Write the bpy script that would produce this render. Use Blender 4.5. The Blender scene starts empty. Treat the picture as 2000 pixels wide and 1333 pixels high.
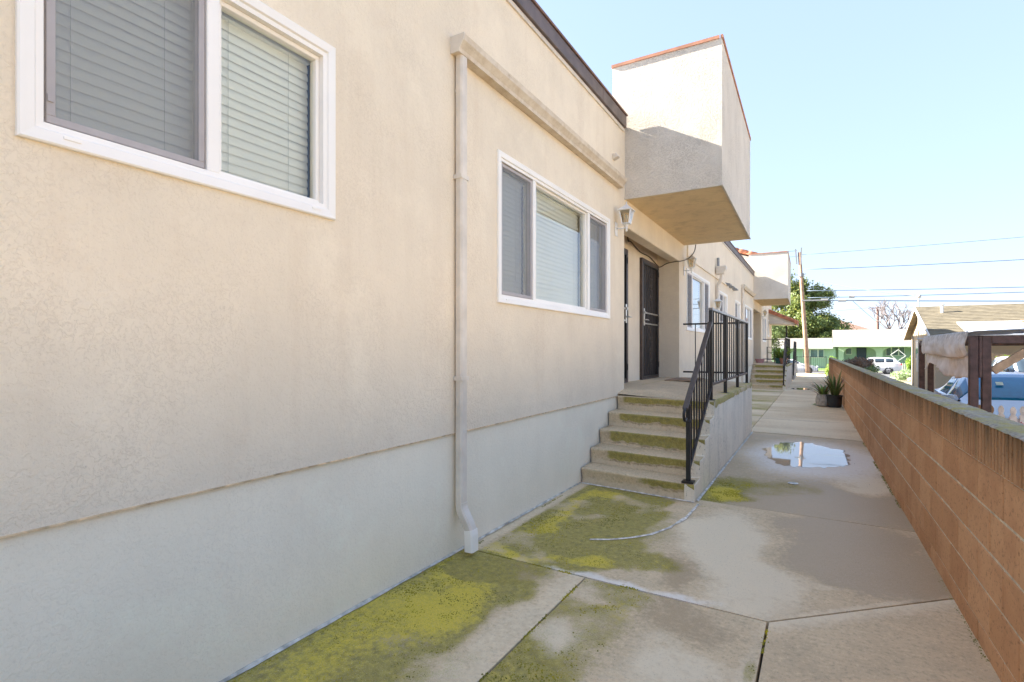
import bpy, bmesh, math, random
import numpy as np
from mathutils import Vector, Matrix, noise as mnoise

R = math.radians
rnd = random.Random(7)
scn = bpy.context.scene
col = scn.collection

# ------------------------------------------------------------------ camera
EYE = 1.47
cam_d = bpy.data.cameras.new("camera")
cam = bpy.data.objects.new("camera", cam_d)
col.objects.link(cam)
cam_d.sensor_fit = 'HORIZONTAL'
cam_d.sensor_width = 36.0
cam_d.lens = 36.0 * 1030.0 / 2000.0
cam_d.shift_y = (684.0 - 666.5) / 2000.0
cam_d.clip_start = 0.05
cam_d.clip_end = 5000
cam.location = (0, 0, EYE)
cam.rotation_euler = (R(90), 0, R(30.14))
scn.camera = cam

# ------------------------------------------------------------------ light
SKY_GAMMA, SKY_TINT = .32, (.565, .65, .83)
SUN_TRAVEL = Vector((1.0, 0.10, -0.54)).normalized()
elev = math.asin(-SUN_TRAVEL.z)
azim = math.atan2(-SUN_TRAVEL.x, -SUN_TRAVEL.y)
world = bpy.data.worlds.new("World")
scn.world = world
world.use_nodes = True
wn = world.node_tree.nodes
wl = world.node_tree.links
wn.clear()
sky = wn.new("ShaderNodeTexSky")
sky.sky_type = 'NISHITA'
sky.sun_disc = False
sky.sun_elevation = elev
sky.sun_rotation = azim
sky.air_density = 1.0
sky.dust_density = 0.4
sky.ozone_density = 1.6
bg = wn.new("ShaderNodeBackground")
bg.inputs[1].default_value = 0.15
wo = wn.new("ShaderNodeOutputWorld")
# the camera's film response to the sky: gentler range and a touch more blue, the same all round
gam = wn.new("ShaderNodeGamma")
gam.inputs[1].default_value = SKY_GAMMA
tint = wn.new("ShaderNodeMix")
tint.data_type = 'RGBA'
tint.blend_type = 'MULTIPLY'
tint.inputs[0].default_value = 1.0
tint.inputs[7].default_value = (*SKY_TINT, 1)
wl.new(sky.outputs[0], gam.inputs[0])
wl.new(gam.outputs[0], tint.inputs[6])
wl.new(tint.outputs[2], bg.inputs[0])
wl.new(bg.outputs[0], wo.inputs[0])

sun_d = bpy.data.lights.new("sun", 'SUN')
sun_d.energy = 4.2
sun_d.angle = R(0.53)
sun_d.color = (1.0, 0.93, 0.82)
sun = bpy.data.objects.new("sun", sun_d)
col.objects.link(sun)
sun.rotation_euler = SUN_TRAVEL.to_track_quat('-Z', 'Y').to_euler()
sun.location = (-20, -15, 20)

scn.view_settings.view_transform = 'Standard'
scn.view_settings.look = 'None'
scn.view_settings.gamma = 1.0
scn.view_settings.use_curve_mapping = False
scn.view_settings.exposure = 2.92
scn.cycles.max_bounces = 14
scn.cycles.diffuse_bounces = 8
scn.cycles.transparent_max_bounces = 16


# ------------------------------------------------------------------ helpers
class MB:
    """collects simple shapes into one mesh"""
    def __init__(s):
        s.v = []
        s.f = []

    def add(s, vs, fs):
        n = len(s.v)
        s.v += [tuple(p) for p in vs]
        s.f += [tuple(i + n for i in f) for f in fs]
        return s

    def box(s, x0, x1, y0, y1, z0, z1):
        return s.add([(x0, y0, z0), (x1, y0, z0), (x1, y1, z0), (x0, y1, z0),
                      (x0, y0, z1), (x1, y0, z1), (x1, y1, z1), (x0, y1, z1)],
                     [(0, 3, 2, 1), (4, 5, 6, 7), (0, 1, 5, 4), (1, 2, 6, 5), (2, 3, 7, 6), (3, 0, 4, 7)])

    def quad(s, a, b, c, d):
        return s.add([a, b, c, d], [(0, 1, 2, 3)])

    def bar(s, p0, p1, w, h=None, up=(0, 0, 1)):
        """rectangular bar from p0 to p1, w across, h along up"""
        h = h or w
        p0 = Vector(p0); p1 = Vector(p1)
        d = (p1 - p0).normalized()
        u = Vector(up)
        if abs(d.dot(u)) > .98:
            u = Vector((0, 1, 0))
        a = d.cross(u).normalized()
        b = a.cross(d).normalized()
        vs = []
        for p in (p0, p1):
            for (i, j) in ((-1, -1), (1, -1), (1, 1), (-1, 1)):
                vs.append(p + a * (i * w / 2) + b * (j * h / 2))
        return s.add(vs, [(0, 1, 2, 3), (7, 6, 5, 4), (0, 4, 5, 1), (1, 5, 6, 2), (2, 6, 7, 3), (3, 7, 4, 0)])

    def tube(s, pts, r, n=8, cap=True):
        pts = [Vector(p) for p in pts]
        rs = r if isinstance(r, (list, tuple)) else [r] * len(pts)
        base = len(s.v)
        prev = None
        for i, p in enumerate(pts):
            if i == 0:
                d = pts[1] - p
            elif i == len(pts) - 1:
                d = p - pts[i - 1]
            else:
                d = pts[i + 1] - pts[i - 1]
            d.normalize()
            if prev is None:
                u = Vector((0, 0, 1)) if abs(d.z) < .9 else Vector((1, 0, 0))
                a = d.cross(u).normalized()
            else:
                a = (prev - d * prev.dot(d))
                a = a.normalized() if a.length > 1e-6 else d.orthogonal().normalized()
            b = d.cross(a)
            prev = a
            for k in range(n):
                t = 2 * math.pi * k / n
                s.v.append(tuple(p + (a * math.cos(t) + b * math.sin(t)) * rs[i]))
        for i in range(len(pts) - 1):
            for k in range(n):
                k2 = (k + 1) % n
                s.f.append((base + i * n + k, base + i * n + k2, base + (i + 1) * n + k2, base + (i + 1) * n + k))
        if cap:
            s.f.append(tuple(base + k for k in reversed(range(n))))
            s.f.append(tuple(base + (len(pts) - 1) * n + k for k in range(n)))
        return s

    def lathe(s, prof, c=(0, 0, 0), n=16, cap=True):
        base = len(s.v)
        for (r, z) in prof:
            for k in range(n):
                t = 2 * math.pi * k / n
                s.v.append((c[0] + r * math.cos(t), c[1] + r * math.sin(t), c[2] + z))
        for i in range(len(prof) - 1):
            for k in range(n):
                k2 = (k + 1) % n
                s.f.append((base + i * n + k, base + i * n + k2, base + (i + 1) * n + k2, base + (i + 1) * n + k))
        if cap:
            s.f.append(tuple(base + k for k in reversed(range(n))))
            s.f.append(tuple(base + (len(prof) - 1) * n + k for k in range(n)))
        return s

    def prism(s, poly, axis, a, b):
        """extrude a 2D polygon along axis ('x','y','z') from a to b"""
        n = len(poly)
        def P(q, t):
            if axis == 'y':
                return (q[0], t, q[1])
            if axis == 'x':
                return (t, q[0], q[1])
            return (q[0], q[1], t)
        vs = [P(q, a) for q in poly] + [P(q, b) for q in poly]
        fs = [tuple(range(n)), tuple(reversed(range(n, 2 * n)))]
        for i in range(n):
            j = (i + 1) % n
            fs.append((i, i + n, j + n, j))
        return s.add(vs, fs)

    def mesh(s, name, smooth=False, fix=True):
        me = bpy.data.meshes.new(name)
        me.from_pydata(s.v, [], s.f)
        if fix:
            bm = bmesh.new()
            bm.from_mesh(me)
            bmesh.ops.recalc_face_normals(bm, faces=bm.faces)
            bm.to_mesh(me)
            bm.free()
        if smooth:
            me.polygons.foreach_set("use_smooth", [True] * len(me.polygons))
        me.update()
        return me

    def build(s, name, mat, parent=None, smooth=False, bevel=0, fix=True, seg=1):
        return mk(name, s.mesh(name, smooth, fix), mat, parent, bevel, seg)


def mk(name, me, mat, parent=None, bevel=0, seg=1):
    o = bpy.data.objects.new(name, me)
    col.objects.link(o)
    if mat is not None and not me.materials:
        me.materials.append(mat)
    if parent is not None:
        o.parent = parent
        if parent.get('_w'):
            o.matrix_parent_inverse = Matrix.Translation(-world_loc(parent))
    if bevel:
        m = o.modifiers.new("bevel", 'BEVEL')
        m.width = bevel
        m.segments = seg
        m.limit_method = 'ANGLE'
        m.angle_limit = R(35)
    return o


def world_loc(o):
    return Vector(o.get('_loc', (0, 0, 0)))


def thing(name, label, cat, loc=(0, 0, 0), group=None, worldspace=True, rz=0):
    """an Empty at the base of a thing; with worldspace its parts are given in world coordinates"""
    o = bpy.data.objects.new(name, None)
    o.empty_display_size = .1
    col.objects.link(o)
    o.location = loc
    o.rotation_euler = (0, 0, rz)
    if worldspace:
        o['_w'] = 1
        o['_loc'] = tuple(loc)
    return tag(o, label, cat, group)


def tag(o, label, cat, group=None):
    o['label'] = label
    o['category'] = cat
    if group:
        o['group'] = group
    return o


def sub(o):
    """a mesh part that carries world-space sub-parts (its own origin is the world origin)"""
    return o


def child(name, mb, mat, part, smooth=False, bevel=0, seg=1, fix=True):
    """sub-part below a mesh part that lives in world coordinates"""
    o = mk(name, mb.mesh(name, smooth, fix) if isinstance(mb, MB) else mb, mat, None, bevel, seg)
    o.parent = part
    return o


def struct(o):
    o['kind'] = 'structure'
    return o


def copy_tree(o, parent=None):
    c = o.copy()
    col.objects.link(c)
    c.parent = parent
    if parent is not None:
        c.matrix_parent_inverse = o.matrix_parent_inverse
    for ch in list(o.children):
        copy_tree(ch, c)
    return c


# numpy value noise -------------------------------------------------
def _hash(ix, iy, seed):
    h = (ix * 374761393 + iy * 668265263 + seed * 974634341) & 0xffffffff
    h = ((h ^ (h >> 13)) * 1274126177) & 0xffffffff
    return ((h ^ (h >> 16)) & 0xffff) / 65535.0


def vnoise(x, y, seed=0):
    x = np.asarray(x, float); y = np.asarray(y, float)
    ix = np.floor(x).astype(np.int64); iy = np.floor(y).astype(np.int64)
    fx = x - ix; fy = y - iy
    fx = fx * fx * (3 - 2 * fx); fy = fy * fy * (3 - 2 * fy)
    a = _hash(ix, iy, seed); b = _hash(ix + 1, iy, seed)
    c = _hash(ix, iy + 1, seed); d = _hash(ix + 1, iy + 1, seed)
    return (a * (1 - fx) + b * fx) * (1 - fy) + (c * (1 - fx) + d * fx) * fy


def fbm(x, y, seed=0, octv=4):
    s = 0; a = .5; t = 0
    x = np.asarray(x, float); y = np.asarray(y, float)
    for k in range(octv):
        s = s + a * vnoise(x, y, seed + k * 17)
        t += a
        a *= .5
        x = x * 2.03 + 3.1
        y = y * 2.03 + 1.7
    return s / t


def sstep(a, b, x):
    t = np.clip((np.asarray(x, float) - a) / (b - a), 0, 1)
    return t * t * (3 - 2 * t)


# ------------------------------------------------------------------ materials
def newmat(name):
    m = bpy.data.materials.new(name)
    m.use_nodes = True
    nt = m.node_tree
    return m, nt, nt.nodes, nt.links, nt.nodes["Principled BSDF"]


def N(nt, typ, **kw):
    n = nt.nodes.new(typ)
    for k, v in kw.items():
        setattr(n, k, v)
    return n


def noise(nt, vec, scale, detail=4, rough=.55, dist=0):
    n = N(nt, "ShaderNodeTexNoise")
    n.inputs['Scale'].default_value = scale
    n.inputs['Detail'].default_value = detail
    n.inputs['Roughness'].default_value = rough
    n.inputs['Distortion'].default_value = dist
    if vec is not None:
        nt.links.new(vec, n.inputs['Vector'])
    return n.outputs['Fac']


def ramp(nt, fac, stops):
    r = N(nt, "ShaderNodeValToRGB")
    e = r.color_ramp.elements
    while len(e) < len(stops):
        e.new(0.5)
    for i, (p, c) in enumerate(stops):
        e[i].position = p
        e[i].color = (c, c, c, 1) if isinstance(c, (int, float)) else (*c, 1)
    nt.links.new(fac, r.inputs[0])
    return r.outputs[0]


def mix(nt, fac, a, b, blend='MIX'):
    m = N(nt, "ShaderNodeMix", data_type='RGBA', blend_type=blend)
    for sock, v in ((m.inputs[0], fac), (m.inputs[6], a), (m.inputs[7], b)):
        if isinstance(v, (int, float)):
            sock.default_value = v
        elif isinstance(v, tuple):
            sock.default_value = (*v, 1)
        else:
            nt.links.new(v, sock)
    return m.outputs[2]


def mth(nt, op, a, b=None, c=None, clamp=False):
    m = N(nt, "ShaderNodeMath", operation=op, use_clamp=clamp)
    for i, v in enumerate((a, b, c)):
        if v is None:
            continue
        if isinstance(v, (int, float)):
            m.inputs[i].default_value = v
        else:
            nt.links.new(v, m.inputs[i])
    return m.outputs[0]


def bump(nt, h, strength, dist, bs, prev=None):
    b = N(nt, "ShaderNodeBump")
    b.inputs['Strength'].default_value = strength
    b.inputs['Distance'].default_value = dist
    nt.links.new(h, b.inputs['Height'])
    if prev is not None:
        nt.links.new(prev, b.inputs['Normal'])
    nt.links.new(b.outputs[0], bs.inputs['Normal'])
    return b.outputs[0]


def geopos(nt):
    g = N(nt, "ShaderNodeNewGeometry")
    return g.outputs['Position']


def sep(nt, v):
    s = N(nt, "ShaderNodeSeparateXYZ")
    nt.links.new(v, s.inputs[0])
    return s.outputs


def scaled(nt, v, sx, sy, sz):
    m = N(nt, "ShaderNodeMapping")
    m.inputs['Scale'].default_value = (sx, sy, sz)
    nt.links.new(v, m.inputs['Vector'])
    return m.outputs[0]


def plain(name, c, rough=.5, metal=0, var=.06, scale=12, bmp=0, bscale=120, spec=.5):
    m, nt, ns, ls, bs = newmat(name)
    p = geopos(nt)
    f = noise(nt, p, scale, 5)
    lo = tuple(max(0, x * (1 - var * 2)) for x in c)
    hi = tuple(min(1, x * (1 + var)) for x in c)
    ls.new(ramp(nt, f, [(.3, lo), (.7, hi)]), bs.inputs['Base Color'])
    bs.inputs['Roughness'].default_value = rough
    bs.inputs['Metallic'].default_value = metal
    bs.inputs['Specular IOR Level'].default_value = spec
    if bmp:
        bump(nt, noise(nt, p, bscale, 4), bmp, .004, bs)
    return m


def stucco(name, c, dirt, lace=1.0, streak=.25, crest=None, spots=0):
    """sprayed and knocked-down cement render: lumps, flat-topped islands, hair-fine hollows"""
    m, nt, ns, ls, bs = newmat(name)
    p = geopos(nt)
    big = noise(nt, p, 1.1, 4, .6)
    mid = noise(nt, p, 7, 5, .6)
    stv = noise(nt, scaled(nt, p, 5, 5, .35), 1.0, 5, .65)
    fine = noise(nt, p, 70, 6, .7, .3)
    grain = noise(nt, p, 95, 4, .65)
    isl = noise(nt, p, 42, 4, .6, .5)
    patch = noise(nt, p, 2.3, 3, .5)
    island = ramp(nt, isl, [(.44, 0), (.53, 1)])
    edge = ramp(nt, isl, [(.43, 0), (.475, 1), (.53, 0)])
    hollow = mth(nt, 'MULTIPLY', edge, ramp(nt, patch, [(.42, 0), (.6, 1)]))
    cc = mix(nt, ramp(nt, big, [(.3, 0), (.72, 1)]), tuple(x * .88 for x in c), c)
    cc = mix(nt, mth(nt, 'MULTIPLY', ramp(nt, stv, [(.5, 0), (.75, 1)]), streak), cc, dirt)
    cc = mix(nt, mth(nt, 'MULTIPLY', ramp(nt, mid, [(.55, 0), (.8, 1)]), streak * .8), cc, dirt)
    cc = mix(nt, mth(nt, 'MULTIPLY', hollow, .22 * lace), cc, crest or tuple(x * .7 for x in dirt))
    # chalky repainted patches and specks
    cc = mix(nt, mth(nt, 'MULTIPLY', ramp(nt, noise(nt, p, 1.7, 5, .7), [(.55, 0), (.68, 1)]), .35), cc, tuple(min(.95, x * 1.10) for x in c))
    cc = mix(nt, mth(nt, 'MULTIPLY', ramp(nt, grain, [(.34, 1), (.44, 0)]), .13), cc, tuple(x * .62 for x in dirt))
    if spots:
        sp = noise(nt, scaled(nt, p, 1, 1, .6), 60, 3, .6)
        zone = ramp(nt, noise(nt, p, 2.6, 3), [(.40, 0), (.6, 1)])
        cc = mix(nt, mth(nt, 'MULTIPLY', mth(nt, 'MULTIPLY', ramp(nt, sp, [(.60, 0), (.66, 1)]), zone), spots), cc, (.16, .14, .11))
    ls.new(cc, bs.inputs['Base Color'])
    bs.inputs['Roughness'].default_value = .92
    bs.inputs['Specular IOR Level'].default_value = .2
    h = mth(nt, 'ADD', mth(nt, 'MULTIPLY', island, mth(nt, 'MULTIPLY_ADD', patch, .9 * lace, .1)),
            mth(nt, 'ADD', mth(nt, 'MULTIPLY', fine, .9), mth(nt, 'MULTIPLY', grain, .35)))
    bump(nt, h, .6, .0045 * lace, bs)
    return m


M = {}
M['stucco'] = stucco('stucco_cream', (.88, .765, .60), (.66, .52, .38), .8, .26)
M['stucco_low'] = stucco('stucco_lower_band', (.94, .86, .70), (.74, .64, .50), .6, .16, (.6, .53, .48))
M['stucco_lace'] = stucco('stucco_balcony', (.80, .73, .63), (.62, .54, .44), 2.6, .24)
M['stucco_soffit'] = stucco('stucco_soffit', (.88, .69, .42), (.48, .36, .2), .9, .5)  # yellower than the wall stucco: warm bounce light put into the colour
M['porch_wall'] = stucco('porch_wall_paint', (.92, .83, .67), (.46, .44, .35), 1.0, .45, (.36, .33, .28), .8)
M['white'] = plain('white_vinyl', (.93, .89, .83), .35, var=.02, scale=3)
M['whitepaint'] = plain('white_lamp_paint', (.80, .79, .77), .45, var=.05, scale=30)
M['sash'] = plain('sash_beige', (.58, .53, .49), .5, var=.05)
M['screenframe'] = plain('screen_frame_grey', (.42, .385, .38), .5, var=.04)
M['cream_metal'] = plain('cream_metal', (.74, .66, .56), .45, var=.08, scale=6)
M['fascia'] = plain('fascia_brown_metal', (.14, .105, .095), .55, var=.18, scale=5)
M['fascia_top'] = plain('roof_edge_strip', (.20, .12, .10), .6, var=.15)
M['terracotta'] = plain('terracotta_cap', (.50, .24, .15), .8, var=.15, scale=6, bmp=.2)
M['tile'] = plain('clay_tile', (.52, .20, .11), .8, var=.25, scale=5, bmp=.2)
M['iron'] = plain('black_iron', (.018, .016, .016), .42, var=.2, scale=20)
M['iron_dusty'] = plain('handrail_brown_black', (.075, .058, .05), .45, var=.15, scale=15)
M['steel'] = plain('satin_steel', (.62, .60, .57), .3, 1.0, var=.08)
M['doorleaf'] = plain('dark_door', (.022, .018, .018), .6, var=.2)
M['doorframe'] = plain('door_frame_bronze', (.085, .06, .05), .5, var=.15)
M['blind'] = plain('blind_slat', (.90, .90, .86), .5, var=.02, scale=2)
M['dark'] = plain('dark_room', (.03, .03, .03), .9)
M['cord'] = plain('blind_cord', (.62, .64, .62), .7)
M['cordhole'] = plain('cord_hole', (.05, .055, .06), .8)
M['cable'] = plain('cable_dark', (.06, .04, .025), .6)
M['wire'] = plain('overhead_wire', (.10, .14, .20), .6)
M['mat'] = plain('doormat', (.36, .24, .15), .95, var=.3, scale=9, bmp=.6)
M['rubberblack'] = plain('black_plastic', (.02, .022, .025), .45, var=.15)
M['stonepot'] = plain('stone_pot', (.46, .41, .35), .9, var=.2, scale=20, bmp=.5)
M['claypot'] = plain('clay_pot', (.42, .2, .13), .85, var=.15)
M['tealpot'] = plain('teal_pot', (.05, .17, .17), .4, var=.1)
M['pinkpot'] = plain('pink_pot', (.42, .22, .22), .7, var=.1)
M['soil'] = plain('soil', (.06, .045, .03), .95, var=.3, scale=40, bmp=.6)
M['brownwood'] = plain('brown_painted_wood', (.085, .048, .045), .6, var=.25, scale=14, bmp=.25, bscale=60)
M['rawwood'] = plain('raw_wood', (.42, .30, .20), .8, var=.2, scale=10, bmp=.2)
M['bluetarp'] = plain('canopy_tarp', (.42, .46, .52), .6, var=.1)
M['picket'] = plain('picket_white', (.74, .70, .68), .8, var=.15, scale=16, bmp=.2)
M['picketbrown'] = plain('picket_bare', (.25, .16, .09), .9, var=.25, scale=16, bmp=.3)
M['petal'] = plain('red_petal', (.62, .04, .08), .6, var=.2)
M['petal_pink'] = plain('pink_petal', (.75, .3, .3), .6, var=.2)
M['petal_yellow'] = plain('yellow_petal', (.75, .5, .04), .6, var=.2)
M['beigehouse'] = stucco('neighbour_stucco', (.62, .50, .34), (.46, .36, .24), .6, .2)
M['greenhouse'] = stucco('green_house_stucco', (.40, .50, .40), (.33, .42, .33), .4, .12)
M['greenpale'] = stucco('pale_green_arch', (.46, .54, .40), (.38, .45, .34), .4, .1)
M['trimwhite'] = plain('house_trim', (.72, .70, .66), .6, var=.06)
M['navy'] = plain('navy_door', (.025, .035, .07), .5)
M['asphalt'] = plain('asphalt', (.13, .13, .135), .9, var=.12, scale=2, bmp=.3, bscale=200)
M['kerb'] = plain('kerb_concrete', (.42, .40, .37), .9, var=.12, scale=4, bmp=.2)
M['grass'] = plain('lawn', (.14, .24, .05), .9, var=.3, scale=6, bmp=.8, bscale=60)
M['pole'] = plain('pole_wood', (.34, .22, .15), .85, var=.15, scale=4, bmp=.3)
M['poledark'] = plain('far_pole_wood', (.20, .12, .10), .85, var=.15)
M['grey'] = plain('grey_equipment', (.26, .27, .28), .6, var=.1)
M['meter'] = plain('meter_box', (.52, .50, .46), .6, var=.08)
M['tyre'] = plain('tyre', (.02, .02, .02), .85)
M['rim'] = plain('alloy_rim', (.42, .42, .43), .35, .8)
M['taillight'] = plain('tail_light', (.45, .01, .02), .2)
M['headlight'] = plain('head_light', (.7, .72, .74), .15)
M['bark'] = plain('bark', (.13, .10, .075), .95, var=.3, scale=10, bmp=.5)
M['barkgrey'] = plain('bare_branches', (.24, .21, .21), .95, var=.2)
M['rock'] = plain('garden_rock', (.48, .38, .31), .9, var=.15, scale=6, bmp=.5)
M['caulk'] = plain('sealant_pale_blue', (.60, .57, .50), .6, var=.3, scale=14, bmp=.3)
M['caulkwhite'] = plain('sealant_white', (.78, .72, .64), .7, var=.3, scale=20, bmp=.3)
M['screed'] = plain('screed_rusty', (.74, .55, .34), .75, var=.25, scale=18)
M['permit'] = plain('paper_tag', (.62, .74, .62), .6)
M['brownroof'] = plain('brown_roof', (.20, .12, .09), .9, var=.2)


def glass(name, tint=(.9, .95, .93), rough=.01, refl=1.0, ior=1.5):
    m, nt, ns, ls, bs = newmat(name)
    ns.remove(bs)
    out = ns["Material Output"]
    tr = N(nt, "ShaderNodeBsdfTransparent")
    tr.inputs[0].default_value = (*tint, 1)
    gl = N(nt, "ShaderNodeBsdfGlossy")
    gl.inputs['Roughness'].default_value = rough
    fr = N(nt, "ShaderNodeFresnel")
    fr.inputs['IOR'].default_value = ior
    # slight waviness of real panes
    b = N(nt, "ShaderNodeBump")
    b.inputs['Strength'].default_value = .12
    b.inputs['Distance'].default_value = .004
    ls.new(noise(nt, geopos(nt), 2.2, 2), b.inputs['Height'])
    ls.new(b.outputs[0], gl.inputs['Normal'])
    mx = N(nt, "ShaderNodeMixShader")
    ls.new(mth(nt, 'MULTIPLY', fr.outputs[0], refl, clamp=True), mx.inputs[0])
    ls.new(tr.outputs[0], mx.inputs[1])
    ls.new(gl.outputs[0], mx.inputs[2])
    ls.new(mx.outputs[0], out.inputs[0])
    return m


M['glass'] = glass('window_glass', (.93, .97, .95), refl=2.0)
M['lampglass'] = glass('lamp_glass', (.80, .74, .62), rough=.25)
M['darkglass'] = plain('dark_car_glass', (.03, .045, .06), .04, var=.02, spec=.8)
M['blueglass'] = plain('windscreen_blue_tint', (.01, .17, .36), .05, var=.05, spec=.7)
M['housewin'] = plain('house_window_glass', (.10, .17, .20), .06, var=.2, scale=2, spec=.7)


def screenmat():
    m, nt, ns, ls, bs = newmat('insect_screen')
    out = ns["Material Output"]
    bs.inputs['Base Color'].default_value = (.30, .31, .34, 1)
    bs.inputs['Roughness'].default_value = .7
    tr = N(nt, "ShaderNodeBsdfTransparent")
    mx = N(nt, "ShaderNodeMixShader")
    mx.inputs[0].default_value = .40
    ls.new(tr.outputs[0], mx.inputs[1])
    ls.new(bs.outputs[0], mx.inputs[2])
    ls.new(mx.outputs[0], out.inputs[0])
    return m


M['screen'] = screenmat()


def concrete_attr(name, base, pale, wetc):
    """weathered concrete; moss / wet / pale / lime amounts come from mesh attributes"""
    m, nt, ns, ls, bs = newmat(name)
    p = geopos(nt)
    def att(n):
        a = N(nt, "ShaderNodeAttribute", attribute_name=n)
        return a.outputs['Fac']
    n1 = noise(nt, p, 3.0, 6, .65)
    n2 = noise(nt, p, 22, 6, .7)
    n3 = noise(nt, p, 110, 4, .7)
    n4 = noise(nt, p, 260, 2, .6)
    c = mix(nt, ramp(nt, n1, [(.3, 0), (.7, 1)]), tuple(x * .86 for x in base), tuple(x * 1.08 for x in base))
    n5 = noise(nt, p, 9, 6, .75, .4)
    c = mix(nt, mth(nt, 'MULTIPLY', ramp(nt, n5, [(.52, 0), (.72, 1)]), .5), c, tuple(x * .68 for x in base))
    c = mix(nt, mth(nt, 'MULTIPLY', ramp(nt, n5, [(.28, 1), (.42, 0)]), .5), c, tuple(min(.8, x * 1.22) for x in base))
    n6 = noise(nt, p, 42, 3, .6)
    c = mix(nt, mth(nt, 'MULTIPLY', ramp(nt, n6, [(.34, 1), (.46, 0)]), .42), c, tuple(x * .5 for x in base))
    c = mix(nt, mth(nt, 'MULTIPLY', ramp(nt, n6, [(.56, 0), (.68, 1)]), .42), c, tuple(min(.85, x * 1.35) for x in base))
    def soft(a, fine, lo, hi):
        s = mth(nt, 'ADD', att(a), mth(nt, 'MULTIPLY', mth(nt, 'SUBTRACT', fine, .5), 1.15))
        return ramp(nt, s, [(lo, 0), (hi, 1)])
    wet = soft('wet', n2, .34, .62)
    pal = soft('pale', n2, .30, .75)
    c = mix(nt, mth(nt, 'MULTIPLY', pal, .8), c, pale)
    c = mix(nt, mth(nt, 'MULTIPLY', wet, .85), c, wetc)
    mo = soft('moss', mth(nt, 'ADD', mth(nt, 'MULTIPLY', n2, .45), mth(nt, 'MULTIPLY', n3, .55)), .28, .62)
    bright = soft('bright', n2, .3, .75)
    dk = ramp(nt, n2, [(.3, (.13, .125, .015)), (.5, (.29, .25, .03)), (.72, (.46, .37, .07))])
    br = ramp(nt, n3, [(.3, (.40, .33, .006)), (.5, (.62, .50, .008)), (.72, (.74, .52, .02))])
    mc = mix(nt, bright, dk, br)
    c = mix(nt, mth(nt, 'MULTIPLY', mo, .82), c, mc)
    li = soft('lime', n2, .25, .85)
    c = mix(nt, mth(nt, 'MULTIPLY', li, .9), c, (.84, .77, .68))
    # aggregate speckle
    c = mix(nt, mth(nt, 'MULTIPLY', ramp(nt, n4, [(.60, 0), (.68, 1)]), .5), c, (.74, .66, .55))
    c = mix(nt, mth(nt, 'MULTIPLY', ramp(nt, n3, [(.30, 1), (.40, 0)]), .55), c, (.09, .07, .05))
    ls.new(c, bs.inputs['Base Color'])
    ls.new(mth(nt, 'SUBTRACT', .9, mth(nt, 'MULTIPLY', mth(nt, 'MULTIPLY', wet, mth(nt, 'SUBTRACT', 1.0, mo)), .38)), bs.inputs['Roughness'])
    bs.inputs['Specular IOR Level'].default_value = .35
    h = mth(nt, 'ADD', mth(nt, 'MULTIPLY', n3, .6), mth(nt, 'MULTIPLY', mth(nt, 'MULTIPLY', mo, n2), 1.6))
    bump(nt, h, .45, .005, bs)
    return m


M['walk'] = concrete_attr('walkway_concrete', (.68, .53, .335), (.82, .70, .50), (.44, .325, .19))
M['step'] = concrete_attr('step_concrete', (.66, .52, .34), (.72, .60, .43), (.27, .19, .11))


def setattrs(me, **kw):
    for k, arr in kw.items():
        a = me.attributes.new(k, 'FLOAT', 'POINT')
        a.data.foreach_set('value', np.clip(np.asarray(arr, np.float32), 0, 1))


def blockmat(name, fl=False):
    m, nt, ns, ls, bs = newmat(name)
    p = geopos(nt)
    z = sep(nt, p)[2]
    oi = N(nt, "ShaderNodeObjectInfo")
    n1 = noise(nt, p, 5, 5)
    n2 = noise(nt, p, 48, 5, .75)
    n3 = noise(nt, p, 110, 3, .6)
    st = noise(nt, scaled(nt, p, 9, 9, .8), 1, 4, .6)
    a = (.56, .30, .155); b = (.66, .38, .21)
    c = mix(nt, oi.outputs['Random'], a, b)
    c = mix(nt, mth(nt, 'MULTIPLY', ramp(nt, n1, [(.45, 0), (.75, 1)]), .5), c, (.42, .20, .10))
    c = mix(nt, mth(nt, 'MULTIPLY', ramp(nt, n2, [(.34, 1), (.45, 0)]), .6), c, (.16, .085, .045))
    c = mix(nt, mth(nt, 'MULTIPLY', ramp(nt, n3, [(.64, 0), (.72, 1)]), .4), c, (.62, .40, .26))
    # soot and algae washed down from the coping
    g = N(nt, "ShaderNodeMapRange")
    g.inputs['From Min'].default_value = .86
    g.inputs['From Max'].default_value = 1.14
    ls.new(z, g.inputs['Value'])
    gr = mth(nt, 'MULTIPLY', g.outputs[0], ramp(nt, st, [(.3, .35), (.62, 1)]))
    c = mix(nt, mth(nt, 'MULTIPLY', gr, .9), c, (.075, .06, .03))
    ls.new(c, bs.inputs['Base Color'])
    bs.inputs['Roughness'].default_value = .95
    bs.inputs['Specular IOR Level'].default_value = .15
    bump(nt, mth(nt, 'ADD', n2, mth(nt, 'MULTIPLY', n3, .6)), .6, .004, bs)
    return m


M['block'] = blockmat('block_orange_brown')
M['mortar'] = plain('mortar_grey', (.70, .60, .46), .95, var=.2, scale=14, bmp=.4)


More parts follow.
